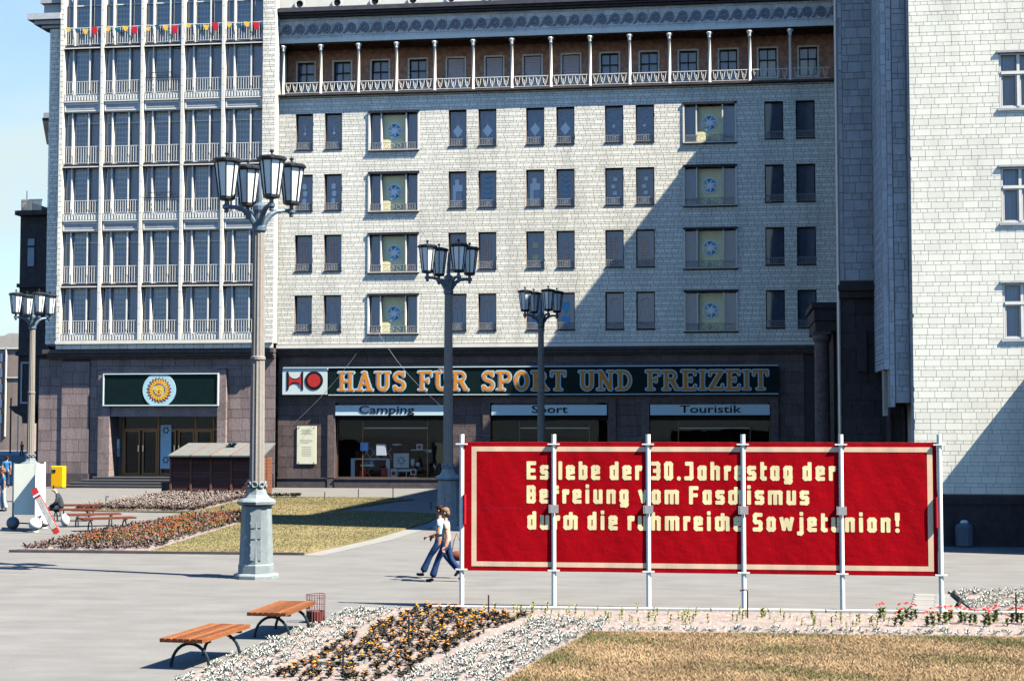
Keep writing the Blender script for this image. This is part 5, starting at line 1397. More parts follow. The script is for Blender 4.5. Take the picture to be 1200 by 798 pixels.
# ================================================================== BENCHES
def bench_proto(wm, name='park_bench'):
    root = thing(name, 'x', 'bench', (0, 0, 0), 'x')
    n = 7; wdt = .66; L = 1.75
    for i in range(n):
        x = -wdt / 2 + wdt * (i + .5) / n
        b = MB(); b.mi = 0; b.box(x - .038, x + .038, -L / 2, L / 2, .385, .44, skip='fb'); b.mi = 1
        b.poly([(x - .038, -L / 2, .385), (x + .038, -L / 2, .385), (x + .038, -L / 2, .44), (x - .038, -L / 2, .44)]); b.poly([(x - .038, L / 2, .385), (x - .038, L / 2, .44), (x + .038, L / 2, .44), (x + .038, L / 2, .385)])
        part('slat', b, [wm, ENDG], root)
    for y in (-.56, .56):
        b = MB(); pts = [(-.29 * cos(t), y, .335 * sin(t) + .0) for t in [pi * i / 14 for i in range(15)]]
        b.tube(pts, .024, 7); b.box(-.31, .31, y - .02, y + .02, .35, .384)
        b.box(-.07, .07, y - .022, y + .022, .325, .352)
        part('leg', b, BENCHI, root)
    return root
b1 = bench_proto(WOOD); b1['label'] = 'orange-brown slatted bench nearest the camera, beside the silver planting'; b1['group'] = 'backless slatted benches'
c1 = G(242, 741.5, .41); c2 = G(331, 712.5, .41)
b1.location = (*c1, 0); b1.rotation_euler = (0, 0, -.09)
copy_tree(b1, (*c2, 0), -.02, 'orange-brown slatted bench next to the wire litter basket')
b3 = bench_proto(WOODD); b3['group'] = 'backless slatted benches'; b3['label'] = 'dark red bench closest to the red flowers, right of the advertising stand'
p_ = G(126, 607, .41); b3.location = (*p_, 0); b3.rotation_euler = (0, 0, -.95)
for px, py, r_, lab in ((110, 602.5, -1.02, 'dark red bench just behind the one closest to the red flowers'), (84, 597, -1.35, 'dark red bench on which the man in the dark coat sits'), (90, 591.8, -1.40, 'farthest dark red bench, behind the seated man')):
    p_ = G(px, py, .41); copy_tree(b3, (*p_, 0), r_, lab)
# litter basket
p_ = G(370, 729); o = thing('litter_basket', 'round wire litter basket with a dark red base beside the second bench', 'bin', (*p_, 0))
b = MB(); b.lathe([(.155, .02), (.16, .20)], 16, p_, cap=False); b.lathe([(.15, .02), (.15, .03)], 16, p_); part('base_band', b, mat('basket_red', (.10, .018, .02), .7, .2), o)
b = MB()
for i in range(22):
    t = 2 * pi * i / 22; b.tube([(p_[0] + .16 * cos(t), p_[1] + .16 * sin(t), .02), (p_[0] + .165 * cos(t), p_[1] + .165 * sin(t), .49)], .0045, 4)
for z_ in (.3, .4, .49): b.tube([(p_[0] + .165 * cos(t), p_[1] + .165 * sin(t), z_) for t in [2 * pi * i / 20 for i in range(21)]], .008 if z_ > .45 else .004, 4)
part('wire_cage', b, mat('basket_wire', (.22, .12, .12), .6), o)
b = MB(); b.ball((p_[0], p_[1], .12), .12, 8, 5, (1, 1, .8)); solo('crumpled_paper', 'dark rubbish in the bottom of the wire litter basket', 'rubbish', b, LEATHER, (*p_, .1))

# ================================================================== ADVERTISING STAND, LEANING SIGN, YELLOW BOX
ya = 49.3
A = (PX(15.3, ya, 600), ya); Bq = (PX(41.5, ya - .55, 600), ya - .55); Cq = (PX(51.5, ya + 1.2, 600), ya + 1.2)
zt_ = PZ(543.5, ya, 25); zl = PZ(603, ya, 25)
st = thing('advertising_stand', 'white advertising board on thin posts with three ball feet at the left edge', 'advertising stand', (A[0] + .7, ya, 0))
BW_ = mat('advert_white', (.84, .84, .72), .7, .05, 2)
b = MB(); b.box(A[0], Bq[0] - .06, ya - .02, ya + .02, zl, zt_); part('panel', b, BW_, st)
b = MB(); b.poly([(Bq[0], Bq[1], zl), (Bq[0] + .03, ya, zl), (Bq[0] + .03, ya, zt_), (Bq[0], Bq[1], zt_)]); b.poly([(Bq[0] - .04, Bq[1], zl), (Bq[0] - .04, Bq[1], zt_), (Bq[0] - .01, ya, zt_), (Bq[0] - .01, ya, zl)])
b.poly([(Bq[0] - .04, Bq[1], zl), (Bq[0], Bq[1], zl), (Bq[0], Bq[1], zt_), (Bq[0] - .04, Bq[1], zt_)]); b.poly([(Bq[0] - .04, Bq[1], zt_), (Bq[0], Bq[1], zt_), (Bq[0] + .03, ya, zt_), (Bq[0] - .01, ya, zt_)])
part('shadow_fin', b, BW_, st)  # added fin, shaped to throw the diagonal shadow across the panel
dxx, dyy = Cq[0] - Bq[0], Cq[1] - ya
b = MB(); n_ = .02
b.poly([(Bq[0] + .03, ya, zl), (Cq[0], Cq[1], zl), (Cq[0], Cq[1], zt_), (Bq[0] + .03, ya, zt_)]); b.poly([(Bq[0] + .0, ya + .04, zl), (Bq[0], ya + .04, zt_), (Cq[0] - .03, Cq[1] + .04, zt_), (Cq[0] - .03, Cq[1] + .04, zl)]); part('panel', b, BW_, st)
def lerp(a, b_, t): return a + (b_ - a) * t
b = MB(); zz0, zz1 = lerp(zl, zt_, .35), lerp(zl, zt_, .76)
pa, pc = (lerp(Bq[0] + .03, Cq[0], .12), lerp(ya, Cq[1], .12) - .02), (lerp(Bq[0] + .03, Cq[0], .9), lerp(ya, Cq[1], .9) - .02)
b.poly([(pa[0], pa[1], zz0), (pc[0], pc[1], zz0), (pc[0], pc[1], zz1), (pa[0], pa[1], zz1)]); part('picture', b, mat('faded_poster', (.50, .36, .30), .8, .35, 6), st)
for (x, y), m in ((A, LIRON), (Bq, POLE), (Cq, POLE)):
    b = MB(); b.tube([(x, y, .25), (x, y, zt_ + .03)], .035, 8); part('post', b, m, st)
    b = MB(); b.ball((x, y, .26), .21, 16, 10); b.lathe([(.12, 0), (.12, .04), (.05, .08)], 12, (x, y)); part('ball_foot', b, LIRON if m is LIRON else POLE, st, smooth=True)
b = MB(); b.tube([(A[0], ya, .27), (Bq[0], Bq[1], .27)], .025, 6); b.tube([(Bq[0], Bq[1], .27), (Cq[0], Cq[1], .27)], .025, 6); part('stretcher', b, BENCHI, st)
xb_, zb_ = PX(66.5, 48.0, 627), .02; xt_, zt2 = P(45.5, 572, 48.4)
rs = thing('leaning_sign', 'narrow red-edged sign plank leaning against the advertising stand', 'sign', (xb_, 48.0, 0))
ang = math.atan2(zt2 - zb_, xt_ - xb_); Ls = math.hypot(zt2 - zb_, xt_ - xb_)
def plank(u0, u1, v0, v1, y0, y1):
    b = MB(); ux, uz = cos(ang), sin(ang); vx, vz = sin(ang), -cos(ang)
    pts = [(xb_ + ux * u + vx * v, zb_ + uz * u + vz * v) for u, v in ((u0, v0), (u1, v0), (u1, v1), (u0, v1))]
    b.prism(pts, y0, y1); return b
SR = mat('plank_red', (.62, .05, .045), .6)
part('board', plank(0, Ls, -.105, .105, 48.0, 48.04), SR, rs)
part('picture', plank(.18, Ls - .33, -.085, .085, 47.99, 47.999), mat('plank_print', (.55, .55, .52), .7, .35, 5), rs)
part('header_stripe', plank(Ls - .26, Ls - .20, -.13, .13, 47.985, 47.998), OWHITE, rs)
yy = 83.7; xa, xb = PX(59.5, yy, 560), PX(73.5, yy, 560); zt_ = PZ(546, yy, 66)
o = thing('yellow_box', 'bright yellow post-mounted box against the granite wall left of the steps', 'box', (xa + .3, yy, 0))
b = MB(); b.bbox(xa, xb, yy, yy + .45, .05, zt_, .03); part('body', b, YBOX, o)
b = MB(); b.box(xa + .1, xa + .27, yy - .02, yy - .001, zt_ - .35, zt_ - .15); part('slot', b, BLACK, o)
b = MB(); b.box(xa + .08, xa + .3, yy - .04, yy - .0, zt_ - .2, zt_ - .14); part('flap', b, STEEL, o)
# ================================================================== LAWNS, BEDS, KERBS
def sheet(name, pts, z0, z1, m): 
    b = MB(); b.slab(pts, z0, z1); o = bpy.data.objects.new(name, b.mesh(name, m)); C.objects.link(o); o['kind'] = 'structure'; return o
gx = lambda *p: G(*p)
def inpoly(P_, poly):
    x, y = P_[:, 0], P_[:, 1]; ins = np.zeros(len(P_), bool); n = len(poly)
    for i in range(n):
        x0, y0 = poly[i]; x1, y1 = poly[(i + 1) % n]
        c = ((y0 > y) != (y1 > y)) & (x < (x1 - x0) * (y - y0) / (y1 - y0 + 1e-12) + x0); ins ^= c
    return ins
def sample(poly, dens):
    a = np.array(poly); mn, mx = a.min(0), a.max(0); n = int((mx[0] - mn[0]) * (mx[1] - mn[1]) * dens)
    p = mn + rng.random((n, 2)) * (mx - mn); return p[inpoly(p, poly)]
def scatter(name, tv, tf, tm, pts, z, smin, smax, mats, label, cat, tilt=.15):
    tv = np.array(tv, float); n = len(pts); k = len(tv)
    a = rng.random(n) * 2 * pi; s = smin + rng.random(n) * (smax - smin)
    ca, sa = np.cos(a) * s, np.sin(a) * s
    X = tv[None, :, 0] * ca[:, None] - tv[None, :, 1] * sa[:, None]; Y = tv[None, :, 0] * sa[:, None] + tv[None, :, 1] * ca[:, None]; Z = tv[None, :, 2] * s[:, None]
    tx = (rng.random(n) - .5) * 2 * tilt; ty = (rng.random(n) - .5) * 2 * tilt
    X = X + Z * tx[:, None] + pts[:, 0][:, None]; Y = Y + Z * ty[:, None] + pts[:, 1][:, None]
    V = np.stack([X, Y, Z + z], -1).reshape(-1, 3)
    me = bpy.data.meshes.new(name); nf = len(tf); fl = [len(f) for f in tf]
    flat_ = np.concatenate([np.array(f) for f in tf]); loops = (flat_[None, :] + (np.arange(n) * k)[:, None]).reshape(-1)
    me.vertices.add(n * k); me.vertices.foreach_set('co', V.reshape(-1)); me.loops.add(len(loops)); me.loops.foreach_set('vertex_index', loops.astype(np.int32))
    me.polygons.add(n * nf); ls = np.tile(np.array(fl), n); st_ = np.concatenate([[0], np.cumsum(ls)[:-1]])
    me.polygons.foreach_set('loop_start', st_.astype(np.int32)); me.polygons.foreach_set('material_index', np.tile(np.array(tm, np.int32), n))
    for m in mats: me.materials.append(m)
    me.update(calc_edges=True); me.validate()
    o = bpy.data.objects.new(name, me); C.objects.link(o); tag(o, label, cat, None, 'stuff'); return o
def leafy(n, r, h, w, seed, up=.6, m=0, blooms=0, bm=1, bs=.02, spread=1.0):
    """a small rosette: n pointed leaves, plus round blooms on top"""
    r_ = random.Random(seed); V, F, M = [], [], []
    for i in range(n):
        a = 2 * pi * i / n + r_.uniform(-.3, .3); el = up * r_.uniform(.4, 1.4); l = r * r_.uniform(.6, 1.1); base = h * r_.uniform(0, .75)
        d = (cos(a) * cos(el), sin(a) * cos(el), sin(el)); s_ = (-sin(a) * w / 2, cos(a) * w / 2)
        k = len(V); V += [(d[0] * l * .05, d[1] * l * .05, base), (d[0] * l * .55 + s_[0], d[1] * l * .55 + s_[1], base + d[2] * l * .6), (d[0] * l, d[1] * l, base + d[2] * l * .8), (d[0] * l * .55 - s_[0], d[1] * l * .55 - s_[1], base + d[2] * l * .6)]
        F.append((k, k + 1, k + 2, k + 3)); M.append(m)
    for i in range(blooms):
        a = r_.random() * 6.28; q_ = r * spread * r_.random() * .7; cx, cy, cz = q_ * cos(a), q_ * sin(a), h + r * .45 + r_.uniform(0, .03)
        k = len(V); V += [(cx + bs * cos(t), cy + bs * sin(t), cz) for t in (0, 1.26, 2.51, 3.77, 5.03)] + [(cx, cy, cz + bs * .7), (cx, cy, cz - bs * .6)]
        for j in range(5): F += [(k + j, k + (j + 1) % 5, k + 5), (k + (j + 1) % 5, k + j, k + 6)]; M += [bm, bm]
    return V, F, M
SILV = mat('silver_leaves', (.50, .51, .47), .8, .15, 20, island=.22)
SILVD = mat('grey_green_leaves', (.27, .30, .27), .8, .15, 20, island=.25)
DKLEAF = mat('dark_green_leaves', (.075, .062, .045), .7, .2, 20, island=.35)
MDLEAF = mat('mid_green_leaves', (.17, .19, .05), .7, .2, 20, island=.3)
YLEAF = mat('yellow_green_leaves', (.30, .31, .07), .7, .15, 20, island=.2)
MARI = mat('marigold_orange', (.88, .26, .012), .6, .1, 20, island=.15)
RDFL = mat('red_orange_bloom', (.36, .075, .03), .6, .1, 20, island=.25)
PKFL = mat('rose_red_bloom', (.60, .05, .05), .6, .1, 20, island=.2)
STRAW = mat('straw_blades', (.42, .28, .155), .9, .3, .8, island=.3, hue=(.30, .20, .11))
STRAWM = mat('mid_lawn_blades', (.215, .16, .085), .9, .2, .5, island=.2)
GBLADE = mat('green_blades', (.13, .13, .05), .9, .1, 3, island=.3)
STONEP = mat('loose_gravel', (.30, .245, .225), .9, .1, 10, island=.3)
DRYLEAF = mat('dry_heather', (.15, .105, .095), .9, .2, 20, island=.35)

# middle lawn with its long flower bed (left side) and the notch of paving
LZ = .05
lawn = [(-19.2, 40.95), (-11.15, 41.1), (-10.6, 47), (-10.45, 55.4), (-10.9, 60.2), (-12.2, 61.4), (-15.6, 62.4), (-14.9, 69.7), (-14.4, 72.5), (-16.0, 74.0), (-27.2, 74.0), (-26.2, 61.0), (-21.0, 60.2), (-20.0, 50.0)]
sheet('lawn', lawn, 0.0, LZ, LAWNM)
bed1 = [(-19.1, 41.05), (-15.4, 41.05), (-16.2, 48.0), (-17.3, 58.5), (-18.6, 60.0), (-19.9, 58.0), (-19.8, 48)]
sheet('flower_bed', bed1, LZ - .01, LZ + .03, SOIL)
bed2 = [(-26.1, 61.2), (-20.9, 60.6), (-21.6, 67), (-22.4, 73.9), (-27.1, 73.9)]
sheet('flower_bed', bed2, LZ - .01, LZ + .03, SOIL)
kb = MB()
def kerb_line(b, pts, w=.12, h=.09):
    for (x0, y0), (x1, y1) in zip(pts[:-1], pts[1:]):
        L = math.hypot(x1 - x0, y1 - y0); n = max(1, int(L / 1.0)); ux, uy = (x1 - x0) / L, (y1 - y0) / L
        for i in range(n):
            a, c = L * i / n + .01, L * (i + 1) / n - .01
            p = [(x0 + ux * t - uy * s, y0 + uy * t + ux * s) for t, s in ((a, 0), (c, 0), (c, w), (a, w))]
            b.slab(p, 0, h)
kerb_line(kb, [(-19.3, 40.85), (-11.1, 40.98)], .1, .07)
solo('kerb', 'low dark stone edging along the front of the middle lawn', 'kerb', kb, LEDGE, (-15, 40.9, 0))
flat('footpath', [(-11.15, 40.98), (-10.6, 40.9), (-10.0, 47), (-9.85, 55.5), (-10.35, 61), (-10.9, 60.2), (-10.45, 55.4), (-10.6, 47)], .006, PATH)
flat('footpath', [(-12.2, 61.4), (-15.6, 62.4), (-15.5, 63.1), (-12.0, 62.2), (-10.0, 61.6), (-10.3, 60.9)], .006, PATH)
# blades
bl_t = [(-.006, 0, 0), (.006, 0, 0), (.012, .02, .06)]
pts = sample(lawn, 160); keep = ~inpoly(pts, bed1) & ~inpoly(pts, bed2); pts = pts[keep]
n_ = len(pts) // 2
tv = [(-.02, 0, 0), (.02, 0, 0), (.03, .03, .06), (-.02, .02, 0), (.02, -.02, 0), (-.03, -.03, .055)]
scatter('grass', tv, [(0, 1, 2), (3, 4, 5)], [0, 0], pts[:n_], LZ, .28, .55, [STRAWM], 'dry straw-coloured blades on the middle lawn', 'grass', .8)
scatter('grass', tv, [(0, 1, 2), (3, 4, 5)], [0, 0], pts[n_:], LZ, .28, .55, [GBLADE], 'green blades on the middle lawn', 'grass', .8)
# bed 1: heather edge, red/orange flowers in the middle
pts = sample(bed1, 22); tv, tf, tm = leafy(9, .13, .10, .05, 3, .9); scatter('low_shrubs', tv, tf, tm, pts, LZ + .03, .6, 1.2, [DRYLEAF], 'dark low foliage in the long bed of the middle lawn', 'plants')
pts = sample([(-18.7, 42.2), (-16.0, 42.8), (-16.9, 57), (-18.4, 59), (-19.5, 56)], 15); tv, tf, tm = leafy(14, .13, .10, .05, 5, .9, 0, 2, 1, .028); scatter('red_flowers', tv, tf, tm, pts, LZ + .03, .5, 1.1, [MDLEAF, RDFL], 'orange-red flowers in the long bed of the middle lawn', 'flowers')
pts = sample([(-19.0, 41.2), (-15.6, 41.2), (-16.3, 46), (-19.3, 44)], 22); tv, tf, tm = leafy(8, .10, .05, .05, 6, .7); scatter('dry_plants', tv, tf, tm, pts, LZ + .03, .7, 1.3, [DRYLEAF], 'dry brownish plants at the front of the long bed', 'plants')
pts = sample(bed2, 26); tv, tf, tm = leafy(9, .14, .12, .05, 7, .9, 0, 1, 1, .03); scatter('dry_plants', tv, tf, tm, pts, LZ + .03, .7, 1.4, [DRYLEAF, STONEP], 'brownish dry plants in the bed before the shed', 'plants')
pts = sample([(-26.1, 61.2), (-20.9, 60.7), (-20.9, 61.8), (-26.1, 62.3)], 30); tv, tf, tm = leafy(9, .14, .1, .05, 8, .9); scatter('low_shrubs', tv, tf, tm, pts, LZ + .03, .8, 1.3, [DKLEAF], 'dark low edge planting of the bed before the shed', 'plants')
pts = sample([(-27.2, 72.9), (-20.2, 72.9), (-20.2, 73.9), (-27.2, 73.9)], 36); tv, tf, tm = leafy(9, .16, .1, .06, 9, .9); scatter('low_shrubs', tv, tf, tm, pts, LZ + .03, .8, 1.4, [DKLEAF], 'dark low planting along the foot of the shed', 'plants')

# foreground bed
FZ = .04
fbed = [(-9.0, 15), (-7.35, 20.0), (-6.75, 29.02), (-5.6, 29.05), (10, 29.6), (10, 26.3), (-2.1, 25.95), (-2.95, 21.1), (-3.4, 15)]
sheet('planting_bed', fbed, 0, FZ, SOIL)
dry = [(-3.5, 14), (-2.9, 21.0), (-2.2, 25.9), (11, 26.35), (11, 14)]
sheet('dry_grass_plot', dry, 0, FZ + .02, LAWN)
kb = MB(); kerb_line(kb, [(-5.45, 29.0), (9.0, 29.60)], .22, .085); solo('kerb', 'pale kerb stones under the red banner poles', 'kerb', kb, mat('pale_kerb_stone', (.42, .40, .38), .9, .1, 4, island=.1), (0, 29.2, 0))
rb = [G(1111, 694), G(1250, 694), (8.2, 29.9), G(1140, 716.5)]
sheet('planting_bed', rb, 0, FZ, SOIL)
# paved apron right of the banner
M_SL = mk(lambda b: b.box(0, 1, 0, 1, 0, 1), PATH, 'paving_slab')
apron = bpy.data.objects.new('paved_apron', None); C.objects.link(apron); apron['kind'] = 'structure'; W['paved_apron'] = (3.6, 29.9, 0); apron.location = (3.6, 29.9, 0)
x0, y0 = G(1076, 697)
for j in range(8):
    y = 29.85 + j * .42
    for i in range(4):
        x = 3.35 + .06 * j + i * .42
        if x > 4.4 + .02 * j: continue
        o = part('paving_slab', M_SL, None, apron, at=(x, y, 0)); o.scale = (.41, .41, .012 + .002 * ((i + j) % 2))
dr = sample(dry, 2600); dr = dr[(dr[:, 1] > 17.5) & (dr[:, 0] < 7)]
nz_ = np.sin(dr[:, 0] * 2.1 + 1.3 * np.sin(dr[:, 1] * 1.7)) + np.sin(dr[:, 1] * 2.9 + dr[:, 0] * .8) + rng.normal(0, .8, len(dr))
edge_ = (dr[:, 1] > 25.3) | (dr[:, 0] < -2.9 + (dr[:, 1] - 21) * .14 + .35)
g_ = (nz_ > 1.7) | (edge_ & (nz_ > 1.0))
tv = [(-.004, 0, 0), (.004, 0, 0), (.012, .012, .035), (-.005, .005, 0), (.004, -.005, 0), (-.014, -.010, .03)]
scatter('dry_grass', tv, [(0, 1, 2), (3, 4, 5)], [0, 0], dr[~g_], FZ + .02, .6, 1.5, [STRAW], 'parched straw-coloured grass in the foreground', 'grass', 1.2)
scatter('grass', tv, [(0, 1, 2), (3, 4, 5)], [0, 0], dr[g_], FZ + .02, .8, 1.6, [GBLADE], 'scattered green tufts in the parched foreground grass', 'grass', 1.0)
# silver foliage masses
sv, sf_, sm = leafy(18, .062, .06, .017, 11, .8)
sil = [[(-7.3, 20.3), (-6.9, 28.6), (-5.95, 28.9), (-6.15, 24), (-6.2, 19), (-7.6, 18)],
       [(-4.3, 19), (-4.3, 21.2), (-3.6, 25.6), (-3.35, 27.7), (-1.9, 27.6), (-2.15, 26.1), (-2.95, 21.3), (-3.3, 19)],
       [(-2.3, 26.1), (-2.3, 26.75), (8, 27.1), (8, 26.45)],
       rb]
pts = np.concatenate([sample(s_, d_) for s_, d_ in zip(sil, (46, 50, 30, 46))])
scatter('silver_foliage', sv, sf_, sm, pts, FZ, .7, 1.35, [SILV], 'silver-leaved ground planting around the marigold bed and under the banner', 'plants', .3)
sv, sf_, sm = leafy(10, .07, .03, .028, 12, .5)
scatter('grey_foliage', sv, sf_, sm, np.concatenate([sample(s_, 10) for s_ in sil]), FZ, .7, 1.2, [SILVD], 'darker grey-green leaves among the silver planting', 'plants', .3)
pts = sample(fbed, 60); pts = pts[(pts[:, 1] > 19) & (pts[:, 0] < 6.5)]
pv = [(.02, 0, 0), (0, .02, 0), (-.02, 0, 0), (0, -.02, 0), (0, 0, .02)]
scatter('clods', pv, [(0, 1, 4), (1, 2, 4), (2, 3, 4), (3, 0, 4)], [0] * 4, pts, FZ - .002, .4, 1.6, [STONEP], 'loose soil clods between the foreground plants', 'soil', .1)
# marigolds: individual plants
mg = [(-6.05, 20.5), (-6.0, 24.5), (-5.7, 28.8), (-4.9, 28.95), (-4.55, 28.3), (-3.45, 28.1), (-3.75, 26.8), (-4.05, 24.5), (-4.4, 20.2), (-6.0, 19.6)]
protos = []
for k in range(5):
    V, F, M = leafy(26 + k, .12, .11, .038, 60 + k, .8, 0, (1, 2, 0, 2, 1)[k], 1, .021)
    me = bpy.data.meshes.new('marigold'); me.from_pydata(V, [], F); me.materials.append(DKLEAF); me.materials.append(MARI); me.polygons.foreach_set('material_index', M); me.update(); protos.append(me)
mg_all = sample(mg, 90); pts = mg_all[mg_all[:, 1] > 20.7]; sel = []
for p_ in pts:
    if all((p_[0] - s_[0]) ** 2 + (p_[1] - s_[1]) ** 2 > .14 ** 2 for s_ in sel): sel.append(p_)
    if len(sel) >= 300: break
for i, p_ in enumerate(sel):
    o = bpy.data.objects.new('marigold', protos[i % 5]); C.objects.link(o); s_ = random.uniform(.7, 1.15)
    o.location = (p_[0], p_[1], FZ); o.scale = (s_, s_, s_ * random.uniform(.6, .9)); o.rotation_euler = (0, 0, random.random() * 6.28)
    tag(o, 'dark-leaved orange marigold plant in the foreground bed', 'flower', 'marigolds in the foreground bed')
sv, sf_, sm = leafy(22, .10, .09, .035, 66, .8, 0, 1, 1, .020)
scatter('marigold', sv, sf_, sm, sample(mg, 6), FZ, .5, .9, [DKLEAF, MARI], 'further small dark marigold plants filling the foreground bed', 'flowers', .2)
# seedlings and red flowering plants in the strip under the banner
V, F, M = leafy(18, .055, .17, .026, 90, 1.1); me = bpy.data.meshes.new('seedling'); me.from_pydata(V, [], F); me.materials.append(YLEAF); me.update()
for i in range(110):
    px = random.uniform(560, 1040); x = PX(px, 28.2, 725); y = random.uniform(27.1, 28.85)
    o = bpy.data.objects.new('seedling', me); C.objects.link(o); s_ = random.uniform(.7, 1.3); o.location = (x, y, FZ); o.scale = (s_, s_, s_ * random.uniform(.8, 1.2)); o.rotation_euler = (0, 0, random.random() * 6.28)
    tag(o, 'yellow-green seedling in the bare strip below the red banner', 'seedling', 'seedlings below the banner')
V, F, M = leafy(30, .10, .19, .045, 91, .9, 0, 4, 1, .024, .7); me = bpy.data.meshes.new('flowering_plant'); me.from_pydata(V, [], F); me.materials.append(MDLEAF); me.materials.append(PKFL); me.polygons.foreach_set('material_index', M); me.update()
for i in range(30):
    x = PX(1036, 28.0, 728) + i * .085 + random.uniform(-.04, .04); y = 27.6 + random.uniform(-.3, 1.1)
    o = bpy.data.objects.new('flowering_plant', me); C.objects.link(o); s_ = random.uniform(.8, 1.2); o.location = (x, y, FZ); o.scale = (s_, s_, s_); o.rotation_euler = (0, 0, random.random() * 6.28)
    tag(o, 'small leafy plant with rose-red blooms in the row at the lower right', 'flower', 'red flowering plants at the lower right')
# stone slab lying in the marigold bed
x, y = G(400, 781); b = MB(); b.slab([(x - .35, y - .12), (x + .3, y - .16), (x + .36, y + .12), (x - .3, y + .14)], FZ, FZ + .05)
solo('stepping_stone', 'pale flat stone lying among the marigolds at the bottom edge', 'stone', b, PATH, (x, y, FZ))
# thin stakes
def stake(px, py, hpx, m, lab, hook=0, yh=None):
    x, y = G(px, py); z = PZ(hpx, y, px) ; b = MB(); b.tube([(x, y, 0), (x, y, z)], .014 if y < 35 else .022, 6)
    if hook: b.tube([(x, y, z), (x + .03 * hook, y, z + .02), (x + .13 * hook, y, z + .0)], .014 if y < 35 else .022, 6)
    o = solo('plant_stake', lab, 'stake', b, m, (x, y, 0), group='iron stakes around the beds')
IR = mat('rusty_stake', (.07, .025, .03), .7)
stake(572.5, 727, 697, IR, 'dark red stake left of the second banner pole'); stake(479, 762, 722, BENCHI, 'black stake in the middle of the marigold bed')
stake(402, 796, 762, BENCHI, 'black stake at the bottom edge in the marigolds'); stake(876, 727, 692, IR, 'bent thin pipe beside the fourth banner pole', -1)
stake(1191, 729, 694, BENCHI, 'black stake at the right edge beside the silver plants')
for px, py, h_, hk in ((121, 640, 619, 1), (185, 625, 608, 1), (229, 614, 599, 0), (259, 608, 594, 1), (124, 592, 582, 1), (171, 583, 575, 0), (214, 580, 571, 1)):
    stake(px, py, h_, BENCHI, 'thin iron stake at the flower bed %s' % {121: 'nearest the front edge', 185: 'amid the red flowers, left one', 229: 'beside the back of the red flowers', 259: 'left of the lamp pedestal', 124: 'behind the benches', 171: 'near the entrance steps', 214: 'in front of the brown shed'}[px], hk)
for px, py, h_ in ((380.5, 587, 576), (420, 584, 572.5), (460.5, 587, 571), (505, 597, 588)):
    stake(px, py, h_, IR, 'rust-brown stake on the lawn edge %s' % {380.5: 'left of the Camping window', 420: 'below the Camping window', 460.5: 'at the start of the shade', 505: 'in the shade by the second lamp'}[px])
# hose
p = [G(1117, 696), G(1119, 699), G(1125, 706), G(1124, 712)]
b = MB(); b.tube([(q_[0] + .02 * (-1) ** i, q_[1], .05) for i, q_ in enumerate(p)], .035, 8); solo('garden_hose', 'short black hose lying at the tip of the silver bed by the last banner pole', 'hose', b, BLACK, (*p[0], 0), smooth=True)
# wires in front of the store
for k, (a, ya_, c, yc, lab) in enumerate([((441, 386), 85.9, (524, 482), 52.2, 'thin bright wire running from the facade down to the second lamp'), ((437, 388), 85.9, (340, 500), 85.8, 'thin wire running from the facade down left across the emblem sign'),
                               ((524, 480), 52.2, (575, 510), 80, 'thin wire continuing behind the second lamp')]):
    xa, za = P(*a, ya_); xc, zc = P(*c, yc); b = MB()
    pts = [(lerp(xa, xc, t), lerp(ya_, yc, t), lerp(za, zc, t) - .35 * sin(pi * t)) for t in [i / 10 for i in range(11)]]
    b.tube(pts, .009, 4); solo('guy_wire', lab, 'wire', b, STEEL, pts[0])

# ================================================================== PEOPLE
def skin(name, nodes, edges, mat_, parent, sub=2, flat_=None, root=0):
    """nodes: (x, y, z, rx, ry)"""
    me = bpy.data.meshes.new(name); me.from_pydata([n[:3] for n in nodes], edges, []); me.materials.append(mat_); me.update()
    o = bpy.data.objects.new(name, me); C.objects.link(o); o.parent = parent
    sk = o.modifiers.new('skin', 'SKIN'); sk.use_smooth_shade = True; sk.branch_smoothing = .4
    d = me.skin_vertices[0].data
    for i, n in enumerate(nodes): d[i].radius = (n[3], n[4] if len(n) > 4 else n[3])
    d[root].use_root = True
    s = o.modifiers.new('sub', 'SUBSURF'); s.levels = sub; s.render_levels = sub
    return o
def chain(nodes, edges, pts, start=None):
    prev = start
    for p in pts:
        nodes.append(p); i = len(nodes) - 1
        if prev is not None: edges.append((prev, i))
        prev = i
    return prev
def hand(root, wrist, dirv, side, m, curl=.5):
    """palm, four fingers and a thumb as one skinned mesh growing from the wrist"""
    w = mathutils.Vector(wrist); d = mathutils.Vector(dirv).normalized(); s_ = mathutils.Vector(side).normalized(); n_ = d.cross(s_).normalized()
    N, E = [], []
    N.append((*w, .024, .018)); a = w + d * .05; N.append((*a, .03, .016)); E.append((0, 1)); pal = w + d * .085; N.append((*pal, .032, .014)); E.append((1, 2))
    for k, (off, L) in enumerate(((-.03, .07), (-.01, .08), (.01, .075), (.03, .06))):
        b0 = pal + s_ * off + d * .008; b1 = b0 + (d * cos(curl * .6) + n_ * sin(curl * .6)) * L * .5; b2 = b1 + (d * cos(curl * 1.6) + n_ * sin(curl * 1.6)) * L * .5
        i = chain(N, E, [(*b0, .0095), (*b1, .0085), (*b2, .007)], 2)
    b0 = w + d * .035 - s_ * .03; b1 = b0 - s_ * .02 + d * .03; b2 = b1 + d * .025 + n_ * .01
    chain(N, E, [(*b0, .011), (*b1, .01), (*b2, .008)], 1)
    return skin('hand', N, E, m, root, 1)
